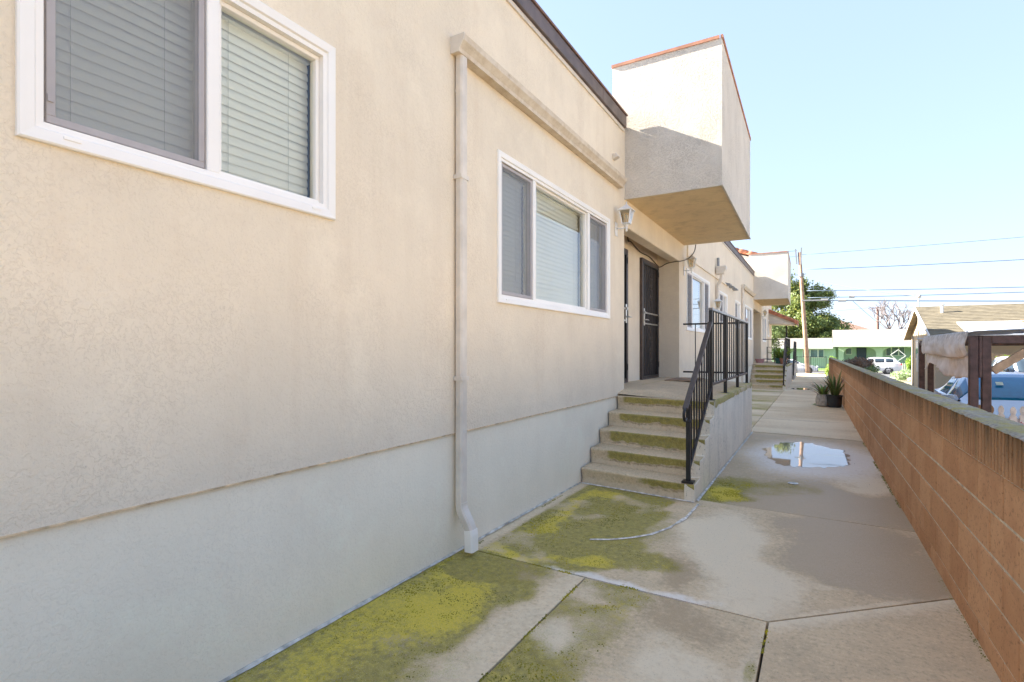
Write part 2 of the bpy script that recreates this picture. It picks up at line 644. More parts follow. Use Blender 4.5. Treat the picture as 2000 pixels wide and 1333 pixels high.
def capmat():
    m, nt, ns, ls, bs = newmat('coping_mossy')
    p = geopos(nt)
    n1 = noise(nt, p, 4.5, 5, .65)
    n2 = noise(nt, p, 40, 5, .7)
    n3 = noise(nt, p, 160, 3)
    c = ramp(nt, n2, [(.3, (.18, .15, .11)), (.5, (.34, .30, .24)), (.7, (.50, .45, .38))])
    ms = ramp(nt, mth(nt, 'ADD', mth(nt, 'MULTIPLY', n1, .7), mth(nt, 'MULTIPLY', n2, .4)), [(.50, 0), (.66, 1)])
    mc = ramp(nt, n3, [(.3, (.26, .21, .03)), (.7, (.50, .40, .05))])
    c = mix(nt, mth(nt, 'MULTIPLY', ms, .9), c, mc)
    ls.new(c, bs.inputs['Base Color'])
    bs.inputs['Roughness'].default_value = .97
    bump(nt, mth(nt, 'ADD', n2, n3), .7, .006, bs)
    return m


M['cap'] = capmat()


def leafmat(name, cols, rough=.55, trans=.25):
    m, nt, ns, ls, bs = newmat(name)
    p = geopos(nt)
    oi = noise(nt, p, 1.3, 3)
    n2 = noise(nt, p, 30, 2)
    f = mth(nt, 'ADD', mth(nt, 'MULTIPLY', oi, .6), mth(nt, 'MULTIPLY', n2, .4))
    k = len(cols)
    ls.new(ramp(nt, f, [(.3 + .4 * i / max(1, k - 1), c) for i, c in enumerate(cols)]), bs.inputs['Base Color'])
    bs.inputs['Roughness'].default_value = rough
    out = ns["Material Output"]
    tl = N(nt, "ShaderNodeBsdfTranslucent")
    tl.inputs[0].default_value = (*[min(1, x * 1.5) for x in cols[-1]], 1)
    mx = N(nt, "ShaderNodeMixShader")
    mx.inputs[0].default_value = trans
    ls.new(bs.outputs[0], mx.inputs[1])
    ls.new(tl.outputs[0], mx.inputs[2])
    ls.new(mx.outputs[0], out.inputs[0])
    return m


M['leaf_tree'] = leafmat('tree_leaves', [(.07, .12, .05), (.13, .19, .05), (.26, .26, .06)])
M['leaf_bush'] = leafmat('bush_leaves', [(.06, .10, .03), (.10, .15, .04), (.16, .2, .07)])
M['leaf_rust'] = leafmat('rusty_bush_leaves', [(.07, .06, .03), (.13, .09, .05), (.22, .13, .09)])
M['leaf_lime'] = leafmat('lime_leaves', [(.10, .18, .02), (.17, .27, .03), (.26, .36, .06)])
M['leaf_sword'] = leafmat('sword_leaves', [(.03, .075, .025), (.07, .13, .035), (.20, .22, .06)], .4)
M['leaf_snake'] = leafmat('snake_plant_leaves', [(.10, .14, .05), (.19, .23, .08), (.30, .32, .13)], .4)
M['leaf_red'] = leafmat('red_cordyline_leaves', [(.10, .03, .03), (.18, .05, .05), (.12, .10, .03)], .5)
M['leaf_sage'] = leafmat('sage_leaves', [(.16, .24, .10), (.24, .33, .16), (.34, .40, .22)])


def shinglemat(name, c1, c2, c3):
    m, nt, ns, ls, bs = newmat(name)
    p = geopos(nt)
    oi = N(nt, "ShaderNodeObjectInfo")
    n1 = noise(nt, scaled(nt, p, 1.2, 3, 3), 2.4, 4, .7)
    n2 = noise(nt, p, 40, 3)
    ls.new(mix(nt, mth(nt, 'MULTIPLY', n2, .4), ramp(nt, n1, [(.33, c1), (.5, c2), (.66, c3)]), tuple(x * .6 for x in c2)), bs.inputs['Base Color'])
    bs.inputs['Roughness'].default_value = .95
    bump(nt, n2, .5, .01, bs)
    return m


M['shingle'] = shinglemat('shingles_tan', (.10, .085, .06), (.16, .135, .09), (.22, .185, .125))
M['shingle_pale'] = shinglemat('shingles_pale', (.22, .20, .185), (.28, .255, .235), (.34, .31, .285))


def carpaint(name, c, rough=.25):
    m, nt, ns, ls, bs = newmat(name)
    p = geopos(nt)
    ls.new(ramp(nt, noise(nt, p, 3, 3), [(.3, tuple(x * .94 for x in c)), (.7, c)]), bs.inputs['Base Color'])
    bs.inputs['Roughness'].default_value = rough
    bs.inputs['Coat Weight'].default_value = .6
    bs.inputs['Coat Roughness'].default_value = .06
    return m


M['paint_blue'] = carpaint('car_paint_ice_blue', (.42, .56, .78))
M['paint_white'] = carpaint('car_paint_white', (.74, .73, .72))
M['trimblack'] = plain('car_trim', (.02, .02, .022), .5)


def tarpmat():
    m, nt, ns, ls, bs = newmat('weathered_tarp')
    p = geopos(nt)
    n1 = noise(nt, p, 3.5, 5, .65)
    n2 = noise(nt, p, 18, 5, .7)
    z = sep(nt, p)[2]
    g = N(nt, "ShaderNodeMapRange")
    g.inputs['From Min'].default_value = 1.5
    g.inputs['From Max'].default_value = 1.72
    ls.new(z, g.inputs['Value'])
    c = ramp(nt, n1, [(.35, (.66, .61, .55)), (.6, (.84, .82, .79))])
    c = mix(nt, mth(nt, 'MULTIPLY', mth(nt, 'MULTIPLY', g.outputs[0], ramp(nt, n2, [(.35, 0), (.6, 1)])), .8), c, (.22, .22, .22))
    ls.new(c, bs.inputs['Base Color'])
    bs.inputs['Roughness'].default_value = .75
    bump(nt, n2, .4, .006, bs)
    return m


M['tarp'] = tarpmat()


def watermat():
    m, nt, ns, ls, bs = newmat('puddle_water')
    ns.remove(bs)
    out = ns["Material Output"]
    tr_ = N(nt, "ShaderNodeBsdfTransparent")
    tr_.inputs[0].default_value = (.90, .88, .86, 1)
    gl = N(nt, "ShaderNodeBsdfGlossy")
    gl.inputs['Roughness'].default_value = .02
    b = N(nt, "ShaderNodeBump")
    b.inputs['Strength'].default_value = .05
    b.inputs['Distance'].default_value = .002
    ls.new(noise(nt, geopos(nt), 6, 2), b.inputs['Height'])
    ls.new(b.outputs[0], gl.inputs['Normal'])
    fr = N(nt, "ShaderNodeFresnel")
    fr.inputs['IOR'].default_value = 1.45
    mx = N(nt, "ShaderNodeMixShader")
    ls.new(mth(nt, 'MULTIPLY', fr.outputs[0], 1.3, clamp=True), mx.inputs[0])
    ls.new(tr_.outputs[0], mx.inputs[1])
    ls.new(gl.outputs[0], mx.inputs[2])
    ls.new(mx.outputs[0], out.inputs[0])
    return m


M['water'] = watermat()


def gutterdirt():
    m, nt, ns, ls, bs = newmat('gutter_stained')
    p = geopos(nt)
    n1 = noise(nt, p, 9, 6, .7)
    n2 = noise(nt, scaled(nt, p, 20, 7, 20), 1, 6, .75)
    c = mix(nt, ramp(nt, n1, [(.4, 0), (.75, .6)]), (.70, .60, .47), (.42, .29, .15))
    c = mix(nt, ramp(nt, n2, [(.55, 0), (.75, .6)]), c, (.30, .21, .12))
    ls.new(c, bs.inputs['Base Color'])
    bs.inputs['Roughness'].default_value = .6
    bump(nt, n1, .2, .003, bs)
    return m


M['gutter'] = gutterdirt()

# layout numbers ------------------------------------------------------
WX = -2.27          # face of the apartment wall
PX = -1.03          # outer face of porches
PER = 16.45         # distance from one unit to the next
LOT = -.42          # neighbour's ground
STREET = -.95


def wallx(y):
    return .733 - .0105 * y

# ================================================================== ground
def ground_z(x, y):
    t = float(sstep(39.5, 50, y))
    lot = float(sstep(.70, .84, x)) if y < 33 else float(sstep(.3, 2.5, x))
    near = -.10 + (LOT + .10) * lot
    return near + (STREET - .03 - near) * t


xs = [-3000, -800, -200, -60, -25, -12, -5, -2.5, -1.2, 0, .3, .70, .77, .84, 1.2, 1.8, 2.5, 3.2, 4, 5, 6.5, 8, 10, 13, 17, 25, 60, 200, 800, 3000]
ys = [-3000, -600, -120, -30, -8, 0, 4, 8, 12, 16, 20, 24, 28, 31, 33, 35, 37, 38.5, 39.5, 41, 43, 45, 47, 49, 50, 54, 60, 70, 80, 100, 140, 250, 600, 3000]
mb = MB()
for y in ys:
    for x in xs:
        mb.v.append((x, y, ground_z(x, y)))
nx = len(xs)
for j in range(len(ys) - 1):
    for i in range(nx - 1):
        mb.f.append((j * nx + i, j * nx + i + 1, (j + 1) * nx + i + 1, (j + 1) * nx + i))
mg, nt, ns, ls, bs = newmat('earth')
p = geopos(nt)
n1 = noise(nt, p, .5, 6, .65); n2 = noise(nt, p, 14, 5, .7)
c = mix(nt, ramp(nt, n2, [(.3, 0), (.7, 1)]), (.25, .19, .13), (.38, .30, .22))
c = mix(nt, ramp(nt, n1, [(.5, 0), (.62, .8)]), c, (.13, .17, .05))
ls.new(c, bs.inputs['Base Color'])
bs.inputs['Roughness'].default_value = .95
bump(nt, n2, .5, .02, bs)
struct(mb.build('ground', mg))


def W2(x, y, c, r, rot=0):
    """soft ellipse, 1 in the middle, .5 at the rim"""
    ca, sa = math.cos(rot), math.sin(rot)
    dx = x - c[0]; dy = y - c[1]
    u = (dx * ca + dy * sa) / r[0]; v = (-dx * sa + dy * ca) / r[1]
    return np.clip(1.5 - np.sqrt(u * u + v * v), 0, 1.0) if False else np.exp(-.693 * (u * u + v * v) ** 1.5)


def walk_attrs(x, y, which):
    wx_ = x + (fbm(x * 2.2, y * 2.2, 3) - .5) * .42 + (fbm(x * 9, y * 9, 4) - .5) * .10
    wy_ = y + (fbm(x * 2.2, y * 2.2, 5) - .5) * .55 + (fbm(x * 9, y * 9, 6) - .5) * .12
    n = fbm(x * 3, y * 3, 11, 5)
    z = np.zeros_like(x)
    moss = z.copy(); bright = z.copy(); wet = z.copy(); pale = z.copy(); lime = z.copy()
    if which == 'A':
        moss = .82 - .75 * sstep(-1.62, -1.40, wx_) - .22 * sstep(.55, .75, n)
        moss = np.maximum(moss, .55 * W2(wx_, wy_, (-1.45, 1.7), (.3, .35)))
        bright = .62 * W2(wx_, wy_, (-2.05, 2.1), (.35, .8)) + .4 * W2(wx_, wy_, (-1.75, 2.45), (.22, .25)) + .35 * W2(x, y, (-2.1, 2.9), (.2, .2))
        d = W2(x + .25 * (wx_ - x), y + .25 * (wy_ - y), (-1.90, 2.98), (.33, .21), .25)
        wet = np.where(d > .47, .95, .12)
        bright = bright * np.where(d > .47, .25, 1)
        moss = np.where(d > .47, moss * .8, moss)
        pale = .55 * sstep(-1.62, -1.35, wx_) + .15 * (n - .5)
    elif which == 'B':
        moss = .62 * sstep(-.62, -1.15, wx_) + .5 * W2(wx_, wy_, (-1.15, 2.1), (.25, .35)) - .5 * W2(wx_, wy_, (-1.12, 2.45), (.1, .22)) - .4 * W2(wx_, wy_, (-1.2, 2.95), (.12, .1))
        bright = .45 * W2(wx_, wy_, (-1.0, 2.85), (.25, .12)) + .35 * W2(wx_, wy_, (-1.1, 1.9), (.2, .3))
        moss += .55 * W2(x, y, (-.27, 2.62), (.035, .12))
        wet = .62 * W2(wx_, wy_, (-.62, 3.0), (.36, .2)) + .35 * W2(wx_, wy_, (-.75, 2.5), (.2, .3))
        pale = .75 * W2(wx_, wy_, (-.5, 2.45), (.28, .33)) + .7 * W2(wx_, wy_, (-1.1, 2.5), (.13, .2)) + .4 * sstep(-.36, -.28, x) + .5 * W2(wx_, wy_, (-1.22, 2.98), (.12, .1))
    elif which == 'C':
        pale = .30 * fbm(x * 1.6, y * 1.6, 9) + .5 * sstep(.2, .03, (3.16 + (x + .235) * .93 - y)) + .12 * n
        wet = .28 * fbm(x * 2, y * 2, 21)
        moss = .25 * sstep(.56, .70, x) * n + .2 * W2(x, y, (-.18, 2.5), (.06, .2))
    elif which == 'D':
        moss = .78 * sstep(-1.12, -1.42, wx_) + .62 * W2(wx_, wy_, (-1.06, 3.5), (.2, .24)) + .45 * W2(wx_, wy_, (-1.2, 4.3), (.25, .6)) + .5 * W2(x, y, (-.9, 5.2), (.25, .1))
        moss -= .35 * sstep(.52, .7, n)
        bright = .95 * W2(wx_, wy_, (-1.86, 3.36), (.24, .10), -.15) + .8 * W2(wx_, wy_, (-1.44, 3.40), (.13, .12)) + .75 * W2(wx_, wy_, (-2.02, 4.4), (.10, .65)) + .7 * W2(wx_, wy_, (-1.80, 5.05), (.22, .18)) + .3 * W2(wx_, wy_, (-1.05, 3.45), (.15, .15))
        pale = 1.0 * W2(wx_, wy_, (-.66, 4.45), (.27, .66)) + 1.0 * W2(wx_, wy_, (-.36, 3.62), (.36, .40), .35) + .5 * W2(wx_, wy_, (.38, 3.85), (.12, .1)) + .4 * W2(wx_, wy_, (.15, 3.75), (.1, .1))
        pale = np.maximum(pale, .55 * sstep(.10, .03, np.where(x < -.235, y - 3.18, y - 3.16 - (x + .235) * .93)))
        pale = np.maximum(pale, .5 * sstep(-2.14, -2.2, x))
        moss = moss * (1 - .8 * sstep(-2.13, -2.19, x))
        wet = .85 * W2(wx_, wy_, (-.86, 3.5), (.17, .34)) + .85 * W2(wx_, wy_, (.24, 4.45), (.56, .72)) + .8 * W2(wx_, wy_, (.42, 4.05), (.3, .3)) + .5 * W2(wx_, wy_, (.1, 5.1), (.5, .25))
        wet = wet * (1 - .95 * np.clip(pale, 0, 1))
        lime = .9 * sstep(.10, .0, np.abs(y - 3.20 - .02 * np.sin(x * 9) - .02 * np.sin(x * 23))) * sstep(-1.75, -1.45, x) * sstep(-.30, -.75, x)
    else:
        # strips of damp and pale that run across the path
        s = fbm(x * .55, y * 1.9, 31, 4)
        s2 = fbm(x * .6, y * 1.5, 37, 4)
        wet = .02 + 1.25 * (s - .45)
        pale = .45 + 1.3 * (s2 - .5)
        moss = .8 * (fbm(x * .7, y * 1.3, 41) - .5)
        if which == 'E':
            m1 = W2(wx_, wy_, (-.88, 5.75), (.26, .62))
            moss = moss * .5 + .85 * m1 + .4 * W2(wx_, wy_, (-.45, 6.3), (.4, .4)) + .3 * W2(wx_, wy_, (-.85, 7.3), (.2, .6))
            bright = .8 * W2(wx_, wy_, (-.80, 5.68), (.13, .28)) + .25 * m1
            pl = W2(wx_, wy_, (.42, 6.7), (.22, .42)) + .8 * W2(wx_, wy_, (.55, 8.3), (.12, .9)) + .6 * W2(wx_, wy_, (.3, 7.3), (.25, .25))
            pale = np.maximum(pale * .5, pl)
            wet = .55 + .5 * (s - .4) + .35 * W2(wx_, wy_, (.05, 6.1), (.7, .6)) - pl
            pd = W2(wx_, wy_, (-.08, 8.35), (.75, 1.3))
            wet = np.maximum(wet, 1.15 * W2(wx_, wy_, (-.10, 8.42), (.85, 1.5))) * (1 - .6 * pl)
            whitish = W2(x + .35 * (wx_ - x), y + .35 * (wy_ - y), (-.06, 8.35), (.74, 1.25))
            lime = 1.25 * whitish  # whitish ellipse around the puddle, drawn through the lime attribute
            wet = wet * (1 - whitish)
            moss = moss * (1 - whitish)
        if which == 'L':
            moss = moss + .35
    moss = moss + .25 * (fbm(x * 7, y * 7, 51) - .5) * (moss > .05)
    return dict(moss=moss, bright=bright, wet=wet, pale=pale, lime=lime)


walk = bpy.data.objects.new('walkway', None)
col.objects.link(walk)
struct(walk)


def slab(poly, which, res):
    """one poured slab: convex outline, gridded top with weathering attributes, thin skirts at the joints"""
    x0 = min(p[0] for p in poly); x1 = max(p[0] for p in poly)
    y0 = min(p[1] for p in poly); y1 = max(p[1] for p in poly)
    nx = max(2, int((x1 - x0) / res)); ny = max(2, int((y1 - y0) / res))
    gx = np.linspace(x0, x1, nx + 1); gy = np.linspace(y0, y1, ny + 1)
    vs = [(x, y, 0) for y in gy for x in gx]
    fs = [(j * (nx + 1) + i, j * (nx + 1) + i + 1, (j + 1) * (nx + 1) + i + 1, (j + 1) * (nx + 1) + i) for j in range(ny) for i in range(nx)]
    me = bpy.data.meshes.new('slab')
    me.from_pydata(vs, [], fs)
    bm = bmesh.new()
    bm.from_mesh(me)
    n = len(poly)
    for i in range(n):
        a = Vector((*poly[i], 0)); b = Vector((*poly[(i + 1) % n], 0))
        d = (b - a).normalized()
        inn = Vector((-d.y, d.x, 0))
        bmesh.ops.bisect_plane(bm, geom=bm.verts[:] + bm.edges[:] + bm.faces[:], plane_co=a + inn * .0065, plane_no=-inn, clear_outer=True, dist=1e-5)
    for v in bm.verts:
        v.co.z = .004 * (mnoise.noise(Vector((v.co.x * .9, v.co.y * .9, 4))))
    be = [e for e in bm.edges if len(e.link_faces) == 1]
    r = bmesh.ops.extrude_edge_only(bm, edges=be)
    for v in [g for g in r['geom'] if isinstance(g, bmesh.types.BMVert)]:
        v.co.z = -.05
    bmesh.ops.recalc_face_normals(bm, faces=bm.faces)
    bm.to_mesh(me)
    bm.free()
    co = np.empty(len(me.vertices) * 3)
    me.vertices.foreach_get('co', co)
    co = co.reshape(-1, 3)
    setattrs(me, **walk_attrs(co[:, 0], co[:, 1], which))
    return mk('slab', me, M['walk'], walk)


WR = lambda y: wallx(y) + .02
slab([(-2.29, -1.5), (-1.30, -1.5), (-1.30, 3.185), (-2.29, 3.215)], 'A', .025)
slab([(-1.30, -1.5), (-.235, -1.5), (-.235, 3.16), (-1.30, 3.185)], 'B', .025)
slab([(-.235, -1.5), (WR(-1.5), -1.5), (WR(4), 4.02), (-.235, 3.16)], 'C', .03)
slab([(-2.29, 3.215), (-.235, 3.16), (WR(4), 4.02), (WR(5.3), 5.31), (-2.29, 5.47)], 'D', .025)
slab([(PX - .05, 5.39), (WR(5.3), 5.31), (WR(10.2), 10.15), (PX - .05, 10.35)], 'E', .03)
for a, b in ((10.2, 14.2), (14.2, 18.2), (18.2, 22.2), (22.2, 27), (27, 32), (32, 37.7)):
    slab([(PX - .05, a + (.2 if a < 11 else 0)), (WR(a), a), (WR(b), b), (PX - .05, b)], 'F', .07)
slab([(-2.29, 10.42), (PX - .05, 10.42), (PX - .05, 16), (-2.29, 16)], 'L', .07)
slab([(-2.29, 16), (PX - .05, 16), (PX - .05, 22), (-2.29, 22)], 'L', .07)
slab([(-2.29, 26.8), (PX - .05, 26.8), (PX - .05, 37.7), (-2.29, 37.7)], 'L', .09)

# tufts of moss standing up from the slabs, and grit lying about
def tufts(name, mat, pts, rmin, rmax, hmin, hmax, seed, z=.0):
    rs_ = np.random.RandomState(seed)
    n = len(pts)
    k = 5
    ang = rs_.uniform(0, 6.28, n)[:, None] + np.arange(k)[None] * (2 * np.pi / k)
    r = rs_.uniform(rmin, rmax, n)[:, None] * rs_.uniform(.6, 1.3, (n, k))
    V = np.empty((n, k + 1, 3))
    V[:, :k, 0] = pts[:, 0:1] + r * np.cos(ang)
    V[:, :k, 1] = pts[:, 1:2] + r * np.sin(ang)
    V[:, :k, 2] = z - .003
    V[:, k, :2] = pts + rs_.uniform(-.4, .4, (n, 2)) * rmin
    V[:, k, 2] = z + rs_.uniform(hmin, hmax, n)
    base = np.arange(n)[:, None, None] * (k + 1)
    tri = np.array([[i, (i + 1) % k, k] for i in range(k)])[None] + base
    me = bpy.data.meshes.new(name)
    me.from_pydata(V.reshape(-1, 3).tolist(), [], tri.reshape(-1, 3).tolist())
    me.polygons.foreach_set('use_smooth', [True] * len(me.polygons))
    me.update()
    o = mk(name, me, mat)
    o['kind'] = 'stuff'
    return o


def mossmat():
    m, nt, ns, ls, bs = newmat('moss_tufts')
    p = geopos(nt)
    n1 = noise(nt, p, 2.2, 4); n2 = noise(nt, p, 60, 3)
    c1 = ramp(nt, n2, [(.3, (.10, .105, .012)), (.7, (.27, .23, .03))])
    c2 = ramp(nt, n2, [(.3, (.30, .26, .008)), (.7, (.60, .46, .015))])
    ls.new(mix(nt, ramp(nt, n1, [(.42, 0), (.62, 1)]), c1, c2), bs.inputs['Base Color'])
    bs.inputs['Roughness'].default_value = .95
    return m


M['moss'] = mossmat()
rs_ = np.random.RandomState(3)
acc = []
for which, (x0, x1, y0, y1) in (('A', (-2.25, -1.31, .9, 3.18)), ('B', (-1.29, -.25, 1.2, 3.15)), ('D', (-2.22, -.6, 3.22, 5.3)), ('E', (-1.0, -.2, 5.4, 7.2))):
    q_ = np.column_stack([rs_.uniform(x0, x1, 42000), rs_.uniform(y0, y1, 42000)])
    a_ = walk_attrs(q_[:, 0], q_[:, 1], which)
    prob = np.clip((a_['moss'] - .35) * .9, 0, 1) * sstep(.40, .62, fbm(q_[:, 0] * 9, q_[:, 1] * 9, 77, 3)) * np.where(a_['wet'] > .8, .15, 1)
    acc.append(q_[rs_.uniform(0, 1, len(q_)) < prob * .55])
# along the wall foot and the joints
for (ax, ay, bx_, by_, n_) in ((-2.235, 1.0, -2.235, 5.3, 1500), (-1.30, 1.2, -1.30, 3.1, 500), (-2.2, 3.21, -.8, 3.18, 700), (-.235, 1.5, -.235, 3.1, 260), (WR(2) - .03, 2, WR(12) - .03, 12, 1500)):
    t_ = rs_.uniform(0, 1, n_)
    keep = fbm(t_ * 14, t_ * 0 + ax * 5, 90, 3) > .5
    acc.append(np.column_stack([ax + (bx_ - ax) * t_ + rs_.normal(0, .007, n_), ay + (by_ - ay) * t_ + rs_.normal(0, .007, n_)])[keep])
mo_ = tufts('moss', M['moss'], np.concatenate(acc), .003, .009, .002, .0065, 4)
tag(mo_, 'yellow-green moss tufts growing on the slabs along the wall and joints', 'moss')
gp = np.column_stack([rs_.uniform(-2.2, .66, 900), rs_.uniform(1.2, 11, 900) ** 1.0])
gp = gp[~((gp[:, 0] < PX + .05) & (gp[:, 1] > 5.2))]
gr_ = tufts('grit', M['rock'], gp, .0015, .005, .002, .005, 6)
tag(gr_, 'loose grit and specks scattered over the walkway slabs', 'grit')

# puddles: thin sheets of water with ragged outlines
def puddle(c, rx, ry, seed, z=.0062, lobes=140):
    mb = MB()
    ring = []
    for k in range(lobes):
        t = 2 * math.pi * k / lobes
        q = Vector((math.cos(t) * 1.3 + seed * 7.1, math.sin(t) * 1.3, seed))
        r = 1 + .22 * mnoise.noise(q) + .20 * mnoise.noise(q * 2.6) + .12 * mnoise.noise(q * 6) + .05 * mnoise.noise(q * 15)
        ring.append((c[0] + rx * r * math.cos(t), c[1] + ry * r * math.sin(t), z))
    mb.v = ring + [(c[0], c[1], z)]
    mb.f = [(i, (i + 1) % lobes, lobes) for i in range(lobes)]
    return struct(mb.build('puddle', M['water']))


puddle((-.14, 8.55), .50, 1.0, 1)
puddle((.08, 16.4), .22, .3, 3)
puddle((-.55, 22.6), .35, .55, 4)

# street, kerbs, lawns
mb = MB().box(-200, 200, 55, 67, STREET - .1, STREET + .0)
struct(mb.build('street', M['asphalt']))
for (y0, y1) in ((54.75, 55), (67, 67.25)):
    struct(MB().box(-200, 200, y0, y1, STREET - .1, STREET + .13).build('kerb', M['kerb'], bevel=.02))
struct(MB().box(-200, 200, 52.6, 54.75, STREET - .1, STREET + .115).build('pavement', M['kerb']))
struct(MB().box(-200, 200, 67.25, 79, STREET - .1, STREET + .09).build('lawn', M['grass']))
struct(MB().box(3.2, 60, 49.8, 52.6, STREET - .1, STREET + .1).build('lawn', M['grass']))
struct(MB().box(1.0, 3.9, 38, 52.5, LOT - .8, LOT - .40).build('driveway', M['kerb']))

# ================================================================== apartment row
apt = thing('apartment_building', 'long cream stucco apartment row with white windows and boxed balconies along the walkway', 'building', (WX, 6, 0))


def panel(name, mat, x, y0, y1, z0, z1, holes=(), depth=.13, parent=apt):
    """wall face at x looking +x, with window openings and their reveals"""
    yb = sorted(set([y0, y1] + [h[0] for h in holes] + [h[1] for h in holes]))
    zb = sorted(set([z0, z1] + [h[2] for h in holes] + [h[3] for h in holes]))
    mb = MB()
    for i in range(len(yb) - 1):
        for j in range(len(zb) - 1):
            ym = (yb[i] + yb[i + 1]) / 2; zm = (zb[j] + zb[j + 1]) / 2
            if any(h[0] < ym < h[1] and h[2] < zm < h[3] for h in holes):
                continue
            mb.quad((x, yb[i], zb[j]), (x, yb[i + 1], zb[j]), (x, yb[i + 1], zb[j + 1]), (x, yb[i], zb[j + 1]))
    for (a, b, c, d) in holes:
        e = x - depth
        mb.quad((x, a, c), (e, a, c), (e, b, c), (x, b, c))
        mb.quad((x, a, d), (x, b, d), (e, b, d), (e, a, d))
        mb.quad((x, a, c), (x, a, d), (e, a, d), (e, a, c))
        mb.quad((x, b, c), (e, b, c), (e, b, d), (x, b, d))
    # turned edges so that the face has thickness
    mb.quad((x, y0, z0), (x, y1, z0), (x - .2, y1, z0), (x - .2, y0, z0))
    mb.quad((x, y1, z0), (x, y1, z1), (x - .2, y1, z1), (x - .2, y1, z0))
    mb.quad((x, y0, z0), (x - .2, y0, z0), (x - .2, y0, z1), (x, y0, z1))
    return mb.build(name, mat, parent, fix=False)


BELT = .868
TOP = 4.45
YR0, YR1 = 6.93, 10.2       # first entrance recess
YR2, YR3 = YR0 + PER, YR1 + PER
YEND = 33.0
WIN = {  # y0, y1, z0, z1 of the outer flange
    1: (.675, 1.985, 2.17, 3.10), 2: (3.66, 6.33, 1.858, 3.108),
    3: (10.80, 13.36, 1.86, 3.10), 4: (14.85, 16.2, 2.17, 3.05), 5: (17.85, 19.1, 2.17, 3.05), 6: (20.35, 22.75, 1.86, 3.10),
    7: (27.35, 29.3, 1.86, 3.10), 8: (30.3, 31.3, 2.17, 3.05)}
hole = lambda k: (WIN[k][0] + .05, WIN[k][1] - .05, WIN[k][2] + .05, WIN[k][3] - .05)
panel('stucco_wall', M['stucco'], WX, -14, YR0, BELT, TOP, [hole(1), hole(2)])
panel('stucco_wall', M['stucco'], WX, YR1, YR2, BELT, TOP, [hole(k) for k in (3, 4, 5, 6)])
panel('stucco_wall', M['stucco'], WX, YR3, YEND, BELT, TOP, [hole(7), hole(8)])
for a, b in ((-14, 6.925), (10.2, 23.37), (26.65, YEND)):
    panel('lower_wall_band', M['stucco_low'], WX - .012, a, b, -.06, BELT + .02)
    MB().box(WX - .02, WX + .006, a, b, BELT - .004, BELT + .003).build('weep_screed', M['screed'], apt)
for (a, b) in ((YR0, YR1), (YR2, YR3)):
    # entrance recess
    BX = -2.69
    panel('recess_back_wall', M['stucco'], BX, a - .1, b + .1, .80, 3.52)
    MB().quad((WX - .004, a + .004, .80), (WX - .004, a + .004, 3.5), (BX, a + .004, 3.5), (BX, a + .004, .80)).build('recess_side_wall', M['stucco'], apt, fix=False)
    MB().quad((WX - .004, b - .004, .80), (BX, b - .004, .80), (BX, b - .004, 3.5), (WX - .004, b - .004, 3.5)).build('recess_side_wall', M['stucco'], apt, fix=False)
    MB().box(BX - .02, WX - .19, a - .02, b + .02, 3.5, 3.55).build('recess_ceiling', M['stucco_soffit'], apt)
    MB().box(WX - .19, WX + .004, a + .006, b - .006, 3.15, TOP).build('header_beam', M['stucco'], apt, bevel=.012)
    # balcony box: outer faces, soffit, cap
    q = [(-2.44, a + .02), (PX, a + .02), (PX - .055, b + .42), (-2.44, b + .42)]
    z0, z1 = 3.514, 5.335
    mb = MB()
    for i in range(4):
        p0, p1 = q[i], q[(i + 1) % 4]
        mb.quad((*p0, z0), (*p1, z0), (*p1, z1), (*p0, z1))
    inn = [(-2.30, a + .16), (PX - .14, a + .16), (PX - .19, b + .28), (-2.30, b + .28)]
    for i in range(4):
        p0, p1 = inn[i], inn[(i + 1) % 4]
        mb.quad((*p1, z0 + .2), (*p0, z0 + .2), (*p0, z1), (*p1, z1))
        mb.quad((*q[i], z1), (*q[(i + 1) % 4], z1), (*p1, z1), (*p0, z1))
    mb.add([(*p, z0 + .2) for p in inn], [(0, 1, 2, 3)])
    bal = mb.build('balcony', M['stucco_lace'], apt, fix=False)
    MB().add([(*p, z0 + .001) for p in q], [(0, 3, 2, 1)]).build('balcony_soffit', M['stucco_soffit'], apt, fix=False)
    # drip bead at the soffit edge
    for i in (0, 1):
        MB().bar((*q[i], z0 + .004), (*q[i + 1], z0 + .004), .022, .022).build('soffit_bead', M['stucco_lace'], apt)
    for i in range(4):
        p0, p1 = Vector((*q[i], z1 + .018)), Vector((*q[(i + 1) % 4], z1 + .018))
        d = (p1 - p0).normalized()
        MB().bar(p0 - d * .012, p1 - d * .03, .03, .04).build('balcony_cap', M['terracotta'], apt)
# fascia at the roof edge
for a, b in ((-14, 6.90), (YR1 + .45, YR2 - .03), (YR3 + .45, YEND)):
    MB().box(WX - .05, WX + .018, a, b, TOP - .045, TOP - .004).build('fascia_trim', M['cream_metal'], apt)
    MB().box(WX - .05, WX + .045, a, b, TOP, TOP + .155).build('roof_fascia', M['fascia'], apt, bevel=.006)
    MB().box(WX - .2, WX + .062, a - .01, b + .01, TOP + .157, TOP + .182).build('roof_edge_strip', M['fascia_top'], apt, bevel=.005)
    # laps between the fascia lengths
    y = a + 1.7
    while y < b - .2:
        MB().box(WX + .03, WX + .048, y, y + .05, TOP + .002, TOP + .153).build('fascia_joint', M['fascia'], apt)
        y += 3.05
MB().box(-12, WX - .19, -14, YEND, 4.40, 4.60).build('roof_deck', M['grey'], apt)
MB().box(-12, WX - .6, -14, -13.8, -.1, 4.4).box(-12, -11.8, -13.8, YEND - .2, -.1, 4.4).box(-12, WX - .002, YEND - .2, YEND, -.1, 4.448).build('rear_walls', M['stucco'], apt)
